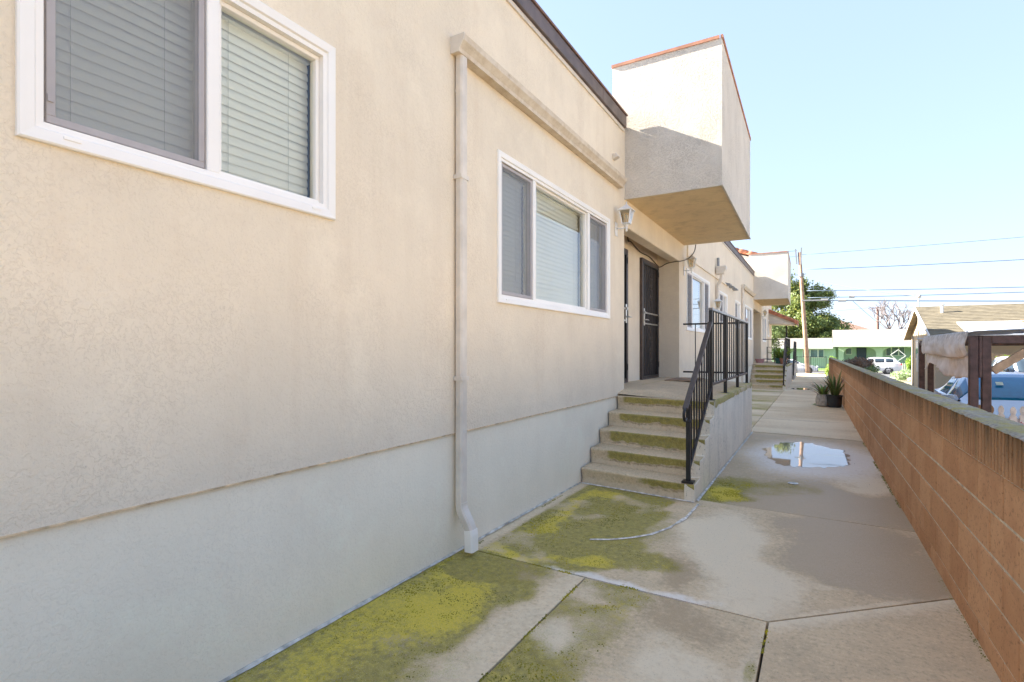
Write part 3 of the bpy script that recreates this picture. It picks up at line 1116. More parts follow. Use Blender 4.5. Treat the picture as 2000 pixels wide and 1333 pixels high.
MB().box(-11.7, -2.75, -13.7, YEND - .25, .0, .8).box(-3.3, -3.2, -13.7, YEND - .25, .8, 4.4).build('room_partition', M['dark'], apt)


# ------------------------------------------------------------------ windows
slat_cache = {}


def slat_mesh(L, pitch=.044):
    k = round(L, 3)
    if k not in slat_cache:
        w = .050
        n = 4
        t = R(80)
        mb = MB()
        for yy in (-L / 2, L / 2):
            for i in range(n + 1):
                s = (i / n - .5) * w
                bow = .004 * (1 - (2 * i / n - 1) ** 2)
                mb.v.append((-s * math.cos(t) + bow * math.sin(t), yy, s * math.sin(t) + bow * math.cos(t)))
        for i in range(n):
            mb.f.append((i, i + 1, n + 2 + i, n + 1 + i))
        slat_cache[k] = mb.mesh('slat', True, False)
        slat_cache[k].materials.append(M['blind'])
    return slat_cache[k]


def ring(mb, x0, x1, y0, y1, z0, z1, w, wb=None):
    """rectangular frame in a plane x = const, from x0 to x1 thick, butt joints"""
    wb = wb or w
    mb.box(x0, x1, y0, y1, z0, z0 + wb)
    mb.box(x0, x1, y0, y1, z1 - w, z1)
    mb.box(x0, x1, y0, y0 + w, z0 + wb, z1 - w)
    mb.box(x0, x1, y1 - w, y1, z0 + wb, z1 - w)
    return mb


def window(k, panes, slats=True, fw=.072, pitch=.044):
    """panes: list of (fraction of width, kind) with kind 'screen' or 'fixed'"""
    y0, y1, z0, z1 = WIN[k]
    # mitred flange, slightly dished like a vinyl retrofit frame
    def loop(i, x):
        return [(x, y0 + i, z0 + i), (x, y1 - i, z0 + i), (x, y1 - i, z1 - i), (x, y0 + i, z1 - i)]
    loops = [loop(0, WX - .01), loop(0, WX + .016), loop(.006, WX + .021), loop(fw * .62, WX + .016), loop(fw * .70, WX + .006), loop(fw, WX + .004), loop(fw, WX - .10)]
    mb = MB()
    for l in loops:
        mb.v += l
    for a in range(len(loops) - 1):
        for i in range(4):
            j = (i + 1) % 4
            mb.f.append((a * 4 + i, a * 4 + j, a * 4 + 4 + j, a * 4 + 4 + i))
    fr = mb.build('window', M['white'], apt, fix=False)
    fr['label'] = 'white framed window'
    inv = fr.matrix_parent_inverse
    iy0, iy1, iz0, iz1 = y0 + fw, y1 - fw, z0 + fw, z1 - fw
    tot = iy1 - iy0
    y = iy0
    for n, (fr_, kind) in enumerate(panes):
        a, b = y, y + tot * fr_
        if n < len(panes) - 1:
            mbm = MB().box(WX - .085, WX + .002, b - .028, b + .028, iz0, iz1)
            child('mullion', mbm, M['white'], fr, bevel=.004)
            b -= .028
        if n > 0:
            a += .028
        s = .022
        child('sash', ring(MB(), WX - .07, WX - .025, a + .001, b - .001, iz0 + .001, iz1 - .001, s), M['white'] if kind == 'fixed' else M['sash'], fr, bevel=.003)
        gx = WX - .05
        child('glass_pane', MB().quad((gx, a + s, iz0 + s), (gx, b - s, iz0 + s), (gx, b - s, iz1 - s), (gx, a + s, iz1 - s)), M['glass'], fr, fix=False)
        if kind == 'screen':
            sx = WX - .016
            child('screen_frame', ring(MB(), sx - .006, sx + .006, a + .012, b - .004, iz0 + .008, iz1 - .006, .026), M['screenframe'], fr, bevel=.002)
            child('insect_screen', MB().quad((sx, a + .036, iz0 + .032), (sx, b - .028, iz0 + .032), (sx, b - .028, iz1 - .03), (sx, a + .036, iz1 - .03)), M['screen'], fr, fix=False)
            child('screen_latch', MB().box(sx + .006, sx + .012, a + .014, a + .03, iz0 + .08, iz0 + .105), M['screenframe'], fr)
        y = y + tot * fr_
    for yy in (iy0 + .05, iy1 - .08):
        child('weep_cover', MB().box(WX + .006, WX + .022, yy, yy + .05, z0 + .028, z0 + .037), M['white'], fr)
    # blind behind the glass
    bx = WX - .135
    ends = [iy0 - .02]
    t = 0
    for fr_, kind in panes[:-1]:
        t += fr_
        ends.append(iy0 + tot * t)
    ends.append(iy1 + .02)
    for a, b in zip(ends[:-1], ends[1:]):
        a += .012; b -= .012
        bl = child('window_blind', MB().box(bx - .03, bx + .025, a, b, iz1 - .012, iz1 + .03), M['blind'], apt)
        bl.matrix_parent_inverse = inv
        if slats:
            me = slat_mesh(b - a)
            z = iz1 - .035
            while z > iz0 - .02:
                o = bpy.data.objects.new('slat', me)
                col.objects.link(o)
                o.parent = bl
                o.location = (bx, (a + b) / 2, z)
                o.rotation_euler = (0, rnd.uniform(-.02, .02), rnd.uniform(-.0006, .0006))
                z -= pitch
            for yy in (a + min(.14, (b - a) * .22), b - min(.14, (b - a) * .22)):
                child('ladder_cord', MB().tube([(bx + .014, yy, iz0 - .02), (bx + .014, yy, iz1)], .0014, 5), M['cord'], bl)
        else:
            mbq = MB()
            z = iz1
            while z > iz0 - .03:
                mbq.quad((bx - .01, a, z - pitch * 1.05), (bx - .01, b, z - pitch * 1.05), (bx + .008, b, z), (bx + .008, a, z))
                z -= pitch
            child('slats', mbq, M['blind'], bl, fix=False)
    return fr


window(1, [(.50, 'screen'), (.50, 'fixed')])
window(2, [(.235, 'screen'), (.53, 'fixed'), (.235, 'screen')])
window(3, [(.22, 'screen'), (.56, 'fixed'), (.22, 'screen')], False)
window(4, [(.5, 'screen'), (.5, 'fixed')], False)
window(5, [(.5, 'screen'), (.5, 'fixed')], False)
window(6, [(.22, 'screen'), (.56, 'fixed'), (.22, 'screen')], False)
window(7, [(.22, 'screen'), (.56, 'fixed'), (.22, 'screen')], False)
window(8, [(.5, 'screen'), (.5, 'fixed')], False)


# ------------------------------------------------------------------ gutters and downspouts
def sweep_rect(pts, w, d):
    """rectangular section (w along y, d along x) swept down a polyline in the x-z plane"""
    mb = MB()
    for i, p in enumerate(pts):
        p = Vector(p)
        if i == 0:
            t = Vector(pts[1]) - p
        elif i == len(pts) - 1:
            t = p - Vector(pts[i - 1])
        else:
            t = (Vector(pts[i + 1]) - p).normalized() + (p - Vector(pts[i - 1])).normalized()
        t.normalize()
        s = t.cross(Vector((0, 1, 0))).normalized()
        c = .012
        for (u, v) in ((-w / 2 + c, -d / 2), (w / 2 - c, -d / 2), (w / 2, -d / 2 + c), (w / 2, d / 2 - c), (w / 2 - c, d / 2), (-w / 2 + c, d / 2), (-w / 2, d / 2 - c), (-w / 2, -d / 2 + c)):
            mb.v.append(tuple(p + Vector((0, 1, 0)) * u + s * v))
    for i in range(len(pts) - 1):
        for k in range(8):
            k2 = (k + 1) % 8
            mb.f.append((i * 8 + k, i * 8 + k2, i * 8 + 8 + k2, i * 8 + 8 + k))
    mb.f.append(tuple(reversed(range(8))))
    mb.f.append(tuple(range(len(pts) * 8 - 8, len(pts) * 8)))
    return mb


for off, detail in ((0, True), (PER, False)):
    g0, g1 = 3.035 + off, 6.69 + off
    prof = [(WX + .002, 3.70), (WX + .002, 3.585), (WX + .074, 3.585), (WX + .080, 3.612), (WX + .098, 3.640), (WX + .112, 3.660), (WX + .118, 3.700), (WX + .106, 3.700), (WX + .104, 3.692), (WX + .02, 3.690)]
    gt = MB().prism(prof, 'y', g0, g1).build('rain_gutter', M['gutter'], apt)
    child('end_cap', MB().prism([(WX + .001, 3.703), (WX + .001, 3.582), (WX + .076, 3.582), (WX + .083, 3.611), (WX + .101, 3.639), (WX + .115, 3.659), (WX + .121, 3.703)], 'y', g0 - .004, g0 + .004), M['cream_metal'], gt)
    yd = 3.115 + off
    ds = sweep_rect([(WX + .038, yd, 3.60), (WX + .038, yd, 3.40), (WX + .036, yd, .36)], .078, .062).build('downspout', M['cream_metal'], apt)
    child('pipe_joint', sweep_rect([(WX + .036, yd, 3.345), (WX + .036, yd, 3.325)], .082, .066), M['cream_metal'], ds)
    pts = [(WX + .038, yd, .37)]
    for k in range(9):
        t = k / 8
        pts.append((WX + .038 + .085 * (t * t * (3 - 2 * t)), yd, .355 - .20 * t))
    child('elbow', sweep_rect(pts, .081, .065), M['cream_metal'], ds)
    for k in range(2, 7):
        p = Vector(pts[k]); q = Vector(pts[k + 1])
        child('elbow_rib', sweep_rect([tuple(p), tuple(p + (q - p) * .35)], .086, .070), M['cream_metal'], ds)
    child('outlet', sweep_rect([(WX + .118, yd, .185), (WX + .124, yd, .15), (WX + .126, yd, .035)], .090, .074), M['white'], ds)
    for z in (1.25, 2.7):
        child('pipe_strap', MB().box(WX + .001, WX + .073, yd - .047, yd + .047, z, z + .03), M['cream_metal'], ds)
# second downspout with rain hopper further along
yd = 14.3
ds = sweep_rect([(WX + .14, yd, 3.40), (WX + .13, yd, 3.28), (WX + .045, yd, 3.1), (WX + .045, yd, .3)], .09, .07).build('downspout', M['cream_metal'], apt)
child('rain_hopper', MB().prism([(WX + .02, 3.40), (WX + .2, 3.40), (WX + .26, 3.52), (WX + .26, 3.60), (WX + .02, 3.60)], 'y', yd - .1, yd + .1), M['cream_metal'], ds, bevel=.01)
child('vent_stub', MB().tube([(WX + .06, yd - .02, 3.6), (WX + .06, yd - .02, 3.82)], .035, 10), M['grey'], ds)
# belt moulding and three small hooded vents on the far wall
MB().box(WX, WX + .03, 10.9, 16.0, 3.30, 3.34).build('wall_moulding', M['stucco'], apt)
MB().box(WX, WX + .03, 10.86, 10.9, 3.30, 4.40).build('wall_moulding', M['stucco'], apt)
for y in (15.9, 16.6, 17.3):
    MB().prism([(WX, 3.38), (WX + .13, 3.34), (WX + .13, 3.31), (WX, 3.31)], 'y', y, y + .35).build('hooded_vent', M['grey'], apt)
MB().prism([(WX, 3.98), (WX + .05, 3.98), (WX + .08, 3.93), (WX, 3.90)], 'y', 6.46, 6.54).build('wall_vent', M['cream_metal'], apt, bevel=.008)


# ------------------------------------------------------------------ security doors
def security_door(y0, y1, handle_left=True):
    bx = -2.69
    z0, z1 = .945, 3.08
    fr = ring(MB(), bx - .02, bx + .05, y0, y1, z0, z1, .055, .03).build('security_door', M['doorframe'], apt, bevel=.004)
    child('door_leaf', MB().box(bx - .01, bx + .004, y0 + .05, y1 - .05, z0 + .02, z1 - .05), M['doorleaf'], fr)
    a, b = y0 + .057, y1 - .057
    child('gate_frame', ring(MB(), bx + .018, bx + .052, a, b, z0 + .032, z1 - .057, .034), M['iron'], fr, bevel=.003)
    n = 8
    for i in range(1, n):
        y = a + (b - a) * i / n
        child('gate_bar', MB().box(bx + .03, bx + .042, y - .007, y + .007, z0 + .06, z1 - .09), M['iron_dusty'], fr)
    for z in (1.94, 2.13):
        child('gate_rail', MB().box(bx + .026, bx + .047, a + .03, b - .03, z - .012, z + .012), M['steel'], fr)
    # wrought scrolls
    for zc in (1.45, 2.6):
        mbs = MB()
        for s in (-1, 1):
            for k in range(3):
                c = ((a + b) / 2 + s * .05, zc + (k - 1) * .2)
                pts = []
                for q in range(14):
                    t = q / 13 * 2.6 * math.pi
                    r = .012 + .045 * q / 13
                    pts.append((bx + .05, c[0] + s * r * math.cos(t), c[1] + r * math.sin(t)))
                mbs.tube(pts, .005, 5)
        mbs.tube([(bx + .05, (a + b) / 2, zc - .36), (bx + .05, (a + b) / 2, zc + .36)], .006, 6)
        child('scroll_ornament', mbs, M['iron_dusty'], fr)
    yh = a + .05 if handle_left else b - .05
    child('lock_plate', MB().box(bx + .05, bx + .056, yh - .03, yh + .03, 1.90, 2.20), M['steel'], fr, bevel=.003)
    h = MB().tube([(bx + .055, yh, 2.0), (bx + .10, yh, 2.0)], .012, 8).tube([(bx + .10, yh - .01, 2.0), (bx + .10, yh + .11, 1.995)], .011, 8)
    child('door_handle', h, M['steel'], fr, smooth=True)
    child('deadbolt', MB().tube([(bx + .05, yh, 2.13), (bx + .075, yh, 2.13)], .024, 12), M['steel'], fr)
    for z in (1.15, 2.0, 2.85):
        child('hinge', MB().tube([(bx + .055, y1 - .05, z), (bx + .055, y1 - .05, z + .1)], .010, 8), M['iron'], fr)


for off in (0, PER):
    security_door(7.22 + off, 8.27 + off, False)
    security_door(9.06 + off, 10.16 + off, True)

# sealant along the foot of the wall
def bead(name, pts, w, mat, seed, h=.006):
    """ragged ribbon of sealant lying along a ground polyline"""
    mb = MB()
    dense = []
    for a, b in zip(pts[:-1], pts[1:]):
        a = Vector(a); b = Vector(b)
        n = max(2, int((b - a).length / .05))
        dense += [a + (b - a) * (k / n) for k in range(n)]
    dense.append(Vector(pts[-1]))
    for i, p in enumerate(dense):
        d = (dense[min(i + 1, len(dense) - 1)] - dense[max(i - 1, 0)]).normalized()
        s = Vector((-d.y, d.x, 0))
        ww = w * max(.12, 1 + .8 * mnoise.noise(Vector((i * .31, seed, 0))) + .5 * mnoise.noise(Vector((i * 1.1, seed, 3))))
        mb.v += [tuple(p + s * ww * .5), tuple(p + Vector((0, 0, h))), tuple(p - s * ww * .5)]
    for i in range(len(dense) - 1):
        for k in (0, 1):
            mb.f.append((i * 3 + k, i * 3 + 3 + k, i * 3 + 4 + k, i * 3 + 1 + k))
    return mb.build(name, mat, None, smooth=True)


def wallbead(name, a, b, x, seed, label, w=.022):
    mb = MB()
    n = int((b - a) / .06)
    for i in range(n + 1):
        y = a + (b - a) * i / n
        q = mnoise.noise(Vector((y * 2.1, seed, 0))); q2 = mnoise.noise(Vector((y * 7, seed, 5)))
        up = .012 + .008 * q + .004 * q2
        out = w * (1 + .35 * q2 + .3 * q)
        mb.v += [(x + .002, y, up), (x + .012, y, up * .55 + .006), (x + out, y, .0055)]
    for i in range(n):
        for k in (0, 1):
            mb.f.append((i * 3 + k, i * 3 + 3 + k, i * 3 + 4 + k, i * 3 + 1 + k))
    return tag(mb.build(name, M['caulk'], None, smooth=True), label, 'sealant')


wallbead('sealant_strip', -1.5, 5.42, WX - .012, 3, 'pale blue sealant strip along the foot of the cream wall')
wallbead('sealant_strip', 5.32, 10.3, PX + .006, 8, 'pale blue sealant strip along the foot of the white porch side wall')
tag(bead('sealant_strip', [(-2.25, 5.415, .006), (-1.64, 5.345, .006), (PX, 5.262, .006)], .03, M['caulkwhite'], 5, .008), 'white sealant line under the bottom step', 'sealant')
tag(bead('sealant_strip', [(-1.53, 3.83, .005), (-1.40, 3.90, .005), (-1.27, 4.02, .005), (-1.15, 4.18, .005), (-1.06, 4.42, .005), (-1.0, 4.75, .005), (-.985, 5.22, .005)], .026, M['caulkwhite'], 6), 'white sealant crack line curving across the mossy slab', 'sealant')

# ================================================================== porch with steps
NL = [5.44, 5.715, 6.0, 6.31, 6.64]
NR = [5.27, 5.55, 5.83, 6.115, 6.40]
RIS = .176


def grid_mesh(name, P, nu, nv, attr):
    """P(u,v)->xyz over the unit square, attr(u,v)->dict of attributes"""
    U, V = np.meshgrid(np.linspace(0, 1, nu + 1), np.linspace(0, 1, nv + 1))
    U = U.ravel(); V = V.ravel()
    co = [P(u, v) for u, v in zip(U, V)]
    fs = [(j * (nu + 1) + i, j * (nu + 1) + i + 1, (j + 1) * (nu + 1) + i + 1, (j + 1) * (nu + 1) + i) for j in range(nv) for i in range(nu)]
    me = bpy.data.meshes.new(name)
    me.from_pydata(co, [], fs)
    setattrs(me, **attr(U, V))
    me.polygons.foreach_set('use_smooth', [True] * len(me.polygons))
    me.update()
    return me


def porch_top(x, y):
    t = (x - PX) / (WX - PX)
    s = float(sstep(6.45, 7.0, y))
    return .88 + .068 * float(sstep(.0, .95, t)) * s


porch = thing('entrance_porch', 'raised concrete porch with five mossy steps before the two barred doors', 'porch', (-1.6, 8, 0), 'entrance porches')
for i in range(5):
    z0, z1 = i * RIS, (i + 1) * RIS
    bl = (NL[i + 1], NR[i + 1]) if i < 4 else (NL[4] + .05, NR[4] + .05)
    zt = .0 if i == 4 else .006
    xl, xr = WX + .003, PX - .004
    # profile down the step: tread back -> nose (rounded) -> riser foot
    def P(u, v, i=i, z0=z0, z1=z1, bl=bl):
        x = xl + (xr - xl) * u
        yn = NL[i] + (NR[i] - NL[i]) * u
        yb = bl[0] + (bl[1] - bl[0]) * u
        wob = .006 * mnoise.noise(Vector((x * 4, i * 3.3, v * 3)))
        if v < .45:
            t = v / .45
            return (x, yb + .03 + (yn + .02 - yb - .03) * t, z1 - .006 * t + wob * .5)
        if v < .6:
            t = (v - .45) / .15 * math.pi / 2
            return (x, yn + .02 - .02 * math.sin(t) + wob, z1 - .006 - .02 + .02 * math.cos(t))
        t = (v - .6) / .4
        return (x, yn + .03 * t * (1 - t) * 1.6 + .014 * t + wob, z1 - .026 - (z1 - .026 - z0 + .01) * t)
    def A(u, v, i=i):
        x = u * 1.24
        ed = fbm(x * 5, np.full_like(x, i * 9.1), 60 + i) - .5
        ed2 = fbm(x * 17, np.full_like(x, i * 4.1), 70 + i) - .5
        lim = [.74, .78, .86, .80, .77][i] + .12 * ed + .10 * ed2
        st = [.30, .16, .10, .12, .06][i] + .05 * ed
        fade = sstep(st - .05, st + .06, u) * (1 if i else sstep(.25, .7, u + ed))
        moss = fade * sstep(.50, .57, v) * sstep(lim + .05, lim - .05, v) * [.8, .85, .95, .95, .9][i]
        moss = np.maximum(moss, .9 * sstep(.91, .95, u) * sstep(.45, .55, v))
        moss = np.maximum(moss, .35 * sstep(.93, 1, u) * (v < .5))
        edge = np.exp(-((v - lim - .03) / .05) ** 2) * fade
        return dict(moss=moss, bright=.25 * sstep(.9, .97, u) * (i == 0) + .12 * fbm(u * 9, v * 3 + i, 5),
                    wet=.55 * edge + .3 * sstep(.10, .0, u) + .32 * (v < .46) * fbm(u * 4, v * 5 + i, 8) + .4 * sstep(.06, .0, v),
                    pale=.55 * (v > lim + .06) + .35 * (v < .45) * fbm(u * 3, v * 4 + i * 2, 9), lime=0 * u)
    mk('step', grid_mesh('step', P, 70, 26, A), M['step'], porch)
# porch floor
def P(u, v):
    x = PX - .003 + (WX + .002 - PX) * u
    yn = NR[4] + (NL[4] - NR[4]) * u + .019
    y = yn + v * (10.36 - yn)
    return (x, y, porch_top(x, y) - .004 + .006 * min(1, v * 12))
def A(u, v):
    n = fbm(u * 3, v * 9, 81)
    return dict(moss=.55 * sstep(.3, .05, u) * (n + .3), bright=.5 * sstep(.25, .05, u), wet=.5 * (n - .2), pale=.8 * (fbm(u * 2, v * 6, 83) - .25), lime=0 * u)
mk('porch_floor', grid_mesh('porch_floor', P, 24, 60, A), M['step'], porch)
def P(u, v):
    return (WX + .003 + (-2.69 - WX) * u, YR0 + .002 + v * (YR1 - YR0 - .004), .9475 + .002 * u)
mk('threshold', grid_mesh('threshold', P, 6, 30, A), M['step'], porch)
# side wall with its stepped end
prof = [(NR[0] + .012, -.06), (NR[0] + .012, RIS - .012)]
for i in range(1, 5):
    prof += [(NR[i] + .010, i * RIS - .012 + (0.012 if i else 0)), (NR[i] + .010, (i + 1) * RIS - .012)]
prof += [(10.35, .868), (10.35, -.06)]
sw = MB().prism(prof, 'x', PX - .10, PX)
mk('side_wall', sw.mesh('side_wall'), M['porch_wall'], porch, .006)
MB().box(WX, PX - .002, 10.34, 10.352, -.06, .866).build('end_wall', M['porch_wall'], porch)
# mossy coping edge of the porch slab
def P(u, v):
    y = 6.42 + v * (10.36 - 6.42)
    a = u * math.pi * .5
    return (PX - .012 + .018 * math.sin(a) + .004 * mnoise.noise(Vector((y * 6, u * 2, 1))), y, .866 + .018 * math.cos(a) - (.05 if u > .99 else 0) * (1 + .8 * mnoise.noise(Vector((y * 5, 2, 2)))))
def A(u, v):
    n = fbm(v * 30, u * 2, 91)
    return dict(moss=.45 + .9 * (n - .4), bright=.3 * n, wet=.4 * n, pale=.6 * (fbm(v * 20, u, 92) - .3), lime=0 * u)
mk('slab_edge', grid_mesh('slab_edge', P, 6, 90, A), M['step'], porch)
porch2 = copy_tree(porch)
porch2.location.y += PER
porch2['label'] = 'far concrete porch with mossy steps and potted plants beyond the first porch'
porch['label'] = 'near raised concrete porch with five mossy steps before two barred doors'

# doormat
tag(MB().box(-2.25, -1.78, 9.0, 9.95, .951, .966).build('doormat', M['mat'], None, bevel=.004), 'worn brown doormat on the porch in front of the barred door', 'doormat')

# ------------------------------------------------------------------ railings
def railing():
    rt = thing('stair_railing', 'black iron railing with pickets and sloping handrail along the near porch steps', 'railing', (-1.1, 6.5, 0), 'porch railings')
    x = -1.10
    zt, zb = 1.955, 1.06
    y0, y1 = 6.58, 10.22
    def bar(name, p, q, w, h=None, m='iron', bev=.003):
        return MB().bar(p, q, w, h).build(name, M[m], rt, bevel=bev)
    for y in (y0, 7.72, 8.97, y1):
        bar('post', (x, y, .872), (x, y, zt - .016), .042)
        MB().box(x - .05, x + .05, y - .05, y + .05, .868, .885).build('base_plate', M['iron'], rt)
    bar('top_rail', (x, y0 - .02, zt), (x, y1 + .02, zt), .046, .03, 'steelrail')
    bar('bottom_rail', (x, y0, zb), (x, y1, zb), .03, .03, 'iron_dusty')
    n = 19
    me = MB().box(-.0065, .0065, -.0065, .0065, zb + .015, zt - .016).mesh('baluster')
    me.materials.append(M['iron'])
    for i in range(1, n):
        y = y0 + (y1 - y0) * i / n
        if min(abs(y - 7.72), abs(y - 8.97)) < .035:
            continue
        o = mk('baluster', me, None, rt)
        o.location = (x, y, 0)
    # return to the wall at the far end
    bar('top_rail', (x - .022, y1, zt), (WX + .07, y1, zt), .04, .03)
    bar('bottom_rail', (x - .022, y1, zb), (WX + .07, y1, zb), .03, .03)
    for i in range(1, 5):
        xx = x + (WX + .07 - x) * i / 5
        bar('baluster', (xx, y1, zb), (xx, y1, zt - .015), .015, None, 'iron', 0)
    # sloping flight
    A = Vector((x, y0 - .03, 1.795)); B = Vector((x, 5.19, .905))
    d = (B - A).normalized()
    bar('handrail', A, B, .05, .028, 'iron_dusty')
    # volute
    pts = [B]
    for k in range(1, 13):
        t = k / 12 * 1.25 * math.pi
        c = B + Vector((0, 0, -.055))
        pts.append(c + Vector((0, -math.sin(t) * .055, math.cos(t) * .055)))
    MB().tube(pts, .014, 8).build('volute', M['iron'], rt, smooth=True)
    P1 = Vector((x, 5.335, .176))
    bar('newel_post', P1, (x, 5.335, .80 + .14), .040)
    MB().box(x - .055, x + .055, 5.28, 5.39, .172, .19).build('base_plate', M['iron'], rt)
    MB().lathe([(.028, 0), (.032, .01), (.028, .03)], (x, 5.335, .76), 10).build('newel_collar', M['iron'], rt)
    C0 = Vector((x, y0, 1.02)); C1 = Vector((x, 5.335, .285))
    bar('bottom_rail', C0, C1, .03, .03)
    n = 9
    for i in range(1, n):
        t = i / n
        q = C0 + (C1 - C0) * t
        s = (A.y - q.y) / (A.y - B.y)
        zt2 = A.z + (B.z - A.z) * s
        bar('baluster', q, (x, q.y, zt2), .015, None, 'iron', 0)
    return rt


M['steelrail'] = plain('rail_top_worn', (.20, .19, .19), .3, .6, var=.1)
rail = railing()
rail2 = copy_tree(rail)
rail2.location.y += PER
rail2['label'] = 'black iron railing with pickets along the far porch beside potted plants'


# ------------------------------------------------------------------ wall lamps
def wall_lamp(y, z, label):
    x = WX
    t = thing('wall_lamp', label, 'lamp', (x, y, z), 'carriage wall lamps')
    MB().box(x + .001, x + .018, y - .038, y + .038, z - .20, z - .02).build('back_plate', M['whitepaint'], t, bevel=.01, seg=2)
    MB().tube([(x + .018, y, z - .10), (x + .07, y, z - .105), (x + .135, y, z - .10)], .011, 8).build('arm', M['whitepaint'], t, smooth=True)
    c = (x + .145, y)
    MB().lathe([(.006, -.155), (.014, -.14), (.010, -.125), (.020, -.105), (.013, -.085), (.030, -.062), (.042, -.05)], (c[0], c[1], z), 12).build('stem', M['whitepaint'], t, smooth=True)
    zb, zt = z - .05, z + .11
    b, a = .044, .072
    cor = [(-1, -1), (1, -1), (1, 1), (-1, 1)]
    for (i, j) in cor:
        MB().bar((c[0] + i * b, c[1] + j * b, zb), (c[0] + i * a, c[1] + j * a, zt), .012).build('cage_bar', M['whitepaint'], t)
    MB().box(c[0] - b - .006, c[0] + b + .006, c[1] - b - .006, c[1] + b + .006, zb - .008, zb + .004).build('cage_base', M['whitepaint'], t, bevel=.003)
    for k in range(4):
        (i, j), (i2, j2) = cor[k], cor[(k + 1) % 4]
        MB().quad((c[0] + i * b * .97, c[1] + j * b * .97, zb + .003), (c[0] + i2 * b * .97, c[1] + j2 * b * .97, zb + .003),
                  (c[0] + i2 * a * .97, c[1] + j2 * a * .97, zt), (c[0] + i * a * .97, c[1] + j * a * .97, zt)).build('lamp_pane', M['lampglass'], t)
    r = MB()
    r.add([(c[0] + i * .092, c[1] + j * .092, zt) for i, j in cor] + [(c[0] + i * .092, c[1] + j * .092, zt + .012) for i, j in cor] +
          [(c[0] + i * .038, c[1] + j * .038, zt + .055) for i, j in cor] + [(c[0] + i * .020, c[1] + j * .020, zt + .075) for i, j in cor],
          [(3, 2, 1, 0), (12, 13, 14, 15)] + [(q * 4 + k, q * 4 + (k + 1) % 4, q * 4 + 4 + (k + 1) % 4, q * 4 + 4 + k) for q in range(3) for k in range(4)])
    r.build('lamp_roof', M['whitepaint'], t, bevel=.003)
    MB().lathe([(.008, 0), (.013, .012), (.006, .022), (.009, .032), (.002, .048)], (c[0], c[1], zt + .074), 10).build('finial', M['whitepaint'], t, smooth=True)
    MB().lathe([(.008, 0), (.008, .04), (.020, .07), (.018, .10), (.004, .115)], (c[0], c[1], zb + .004), 10).build('bulb', M['whitepaint'], t, smooth=True)
    return t


wall_lamp(6.58, 3.14, 'white carriage lamp between the wide window and the porch recess')
wall_lamp(10.58, 3.12, 'white carriage lamp just past the barred doors under the cable')
wall_lamp(13.75, 2.55, 'small white lamp beside the far downspout')
wall_lamp(26.95, 3.12, 'small white carriage lamp beyond the far porch recess')

# cable sagging from the soffit into the recess
pts = []
for (px_, py_, pz_) in ((-2.05, 10.62, 3.51), (-2.07, 10.56, 3.36), (-2.14, 10.40, 3.22), (-2.24, 10.22, 3.15), (-2.30, 10.10, 3.13), (-2.48, 10.12, 3.11), (-2.62, 10.17, 3.06), (-2.66, 10.1, 3.09), (-2.665, 9.6, 3.17), (-2.665, 9.0, 3.17), (-2.665, 8.5, 3.25), (-2.665, 8.35, 3.24), (-2.665, 8.3, 3.33)):
    pts.append(Vector((px_, py_, pz_)))
sm = []
for i in range(len(pts) - 1):
    p0 = pts[max(i - 1, 0)]; p1 = pts[i]; p2 = pts[i + 1]; p3 = pts[min(i + 2, len(pts) - 1)]
    for k in range(6):
        t = k / 6
        sm.append(.5 * ((2 * p1) + (p2 - p0) * t + (2 * p0 - 5 * p1 + 4 * p2 - p3) * t * t + (3 * p1 - p0 - 3 * p2 + p3) * t ** 3))
sm.append(pts[-1])
tag(MB().tube(sm, .009, 6).build('cable', M['cable'], None, smooth=True), 'dark cable sagging from the balcony soffit over the barred door', 'cable')

# floor drain
dr = thing('floor_drain', 'small round metal floor drain set in the walkway slab', 'drain', (-.24, 6.56, 0))
MB().lathe([(.052, 0), (.052, .008), (.044, .009)], (-.24, 6.56, .002), 20, False).build('drain_rim', M['steel'], dr)
MB().lathe([(.043, 0), (.0, .0)], (-.24, 6.56, .005), 20, False).build('drain_well', M['rubberblack'], dr)
for k in range(-3, 4):
    h = math.sqrt(max(0, .043 ** 2 - (k * .012) ** 2))
    MB().box(-.24 + k * .012 - .003, -.24 + k * .012 + .003, 6.56 - h, 6.56 + h, .0075, .0105).build('grate_bar', M['steel'], dr)

# ================================================================== block wall
bw = thing('block_wall', 'low orange-brown concrete block wall with mossy coping and fluted top course', 'wall', (wallx(6), 6, 0))
YW0, YW1 = -2.0, 29.0
BH, BLn = .2032, .4064
TH = .145
slope = -.0105
zc = [.1016 + BH * k for k in range(5)]      # bottoms of the five full courses


def wallpt(y, dx=0):
    return wallx(y) + dx


# mortar core
mb = MB()
mb.add([(wallpt(YW0, .005), YW0, LOT - .1), (wallpt(YW1, .005), YW1, LOT - .1), (wallpt(YW1, TH - .005), YW1, LOT - .1), (wallpt(YW0, TH - .005), YW0, LOT - .1),
        (wallpt(YW0, .005), YW0, 1.112), (wallpt(YW1, .005), YW1, 1.112), (wallpt(YW1, TH - .005), YW1, 1.112), (wallpt(YW0, TH - .005), YW0, 1.112)],
       [(0, 3, 2, 1), (4, 5, 6, 7), (0, 1, 5, 4), (1, 2, 6, 5), (2, 3, 7, 6), (3, 0, 4, 7)])
mb.build('mortar', M['mortar'], bw)


def block_mesh(L, H):
    bm = bmesh.new()
    bmesh.ops.create_cube(bm, size=1)
    for v in bm.verts:
        v.co = Vector((v.co.x * TH, v.co.y * L, v.co.z * H))
    bmesh.ops.bevel(bm, geom=bm.edges[:], offset=.0035, segments=1, affect='EDGES')
    me = bpy.data.meshes.new('block')
    bm.to_mesh(me)
    bm.free()
    me.materials.append(M['block'])
    return me


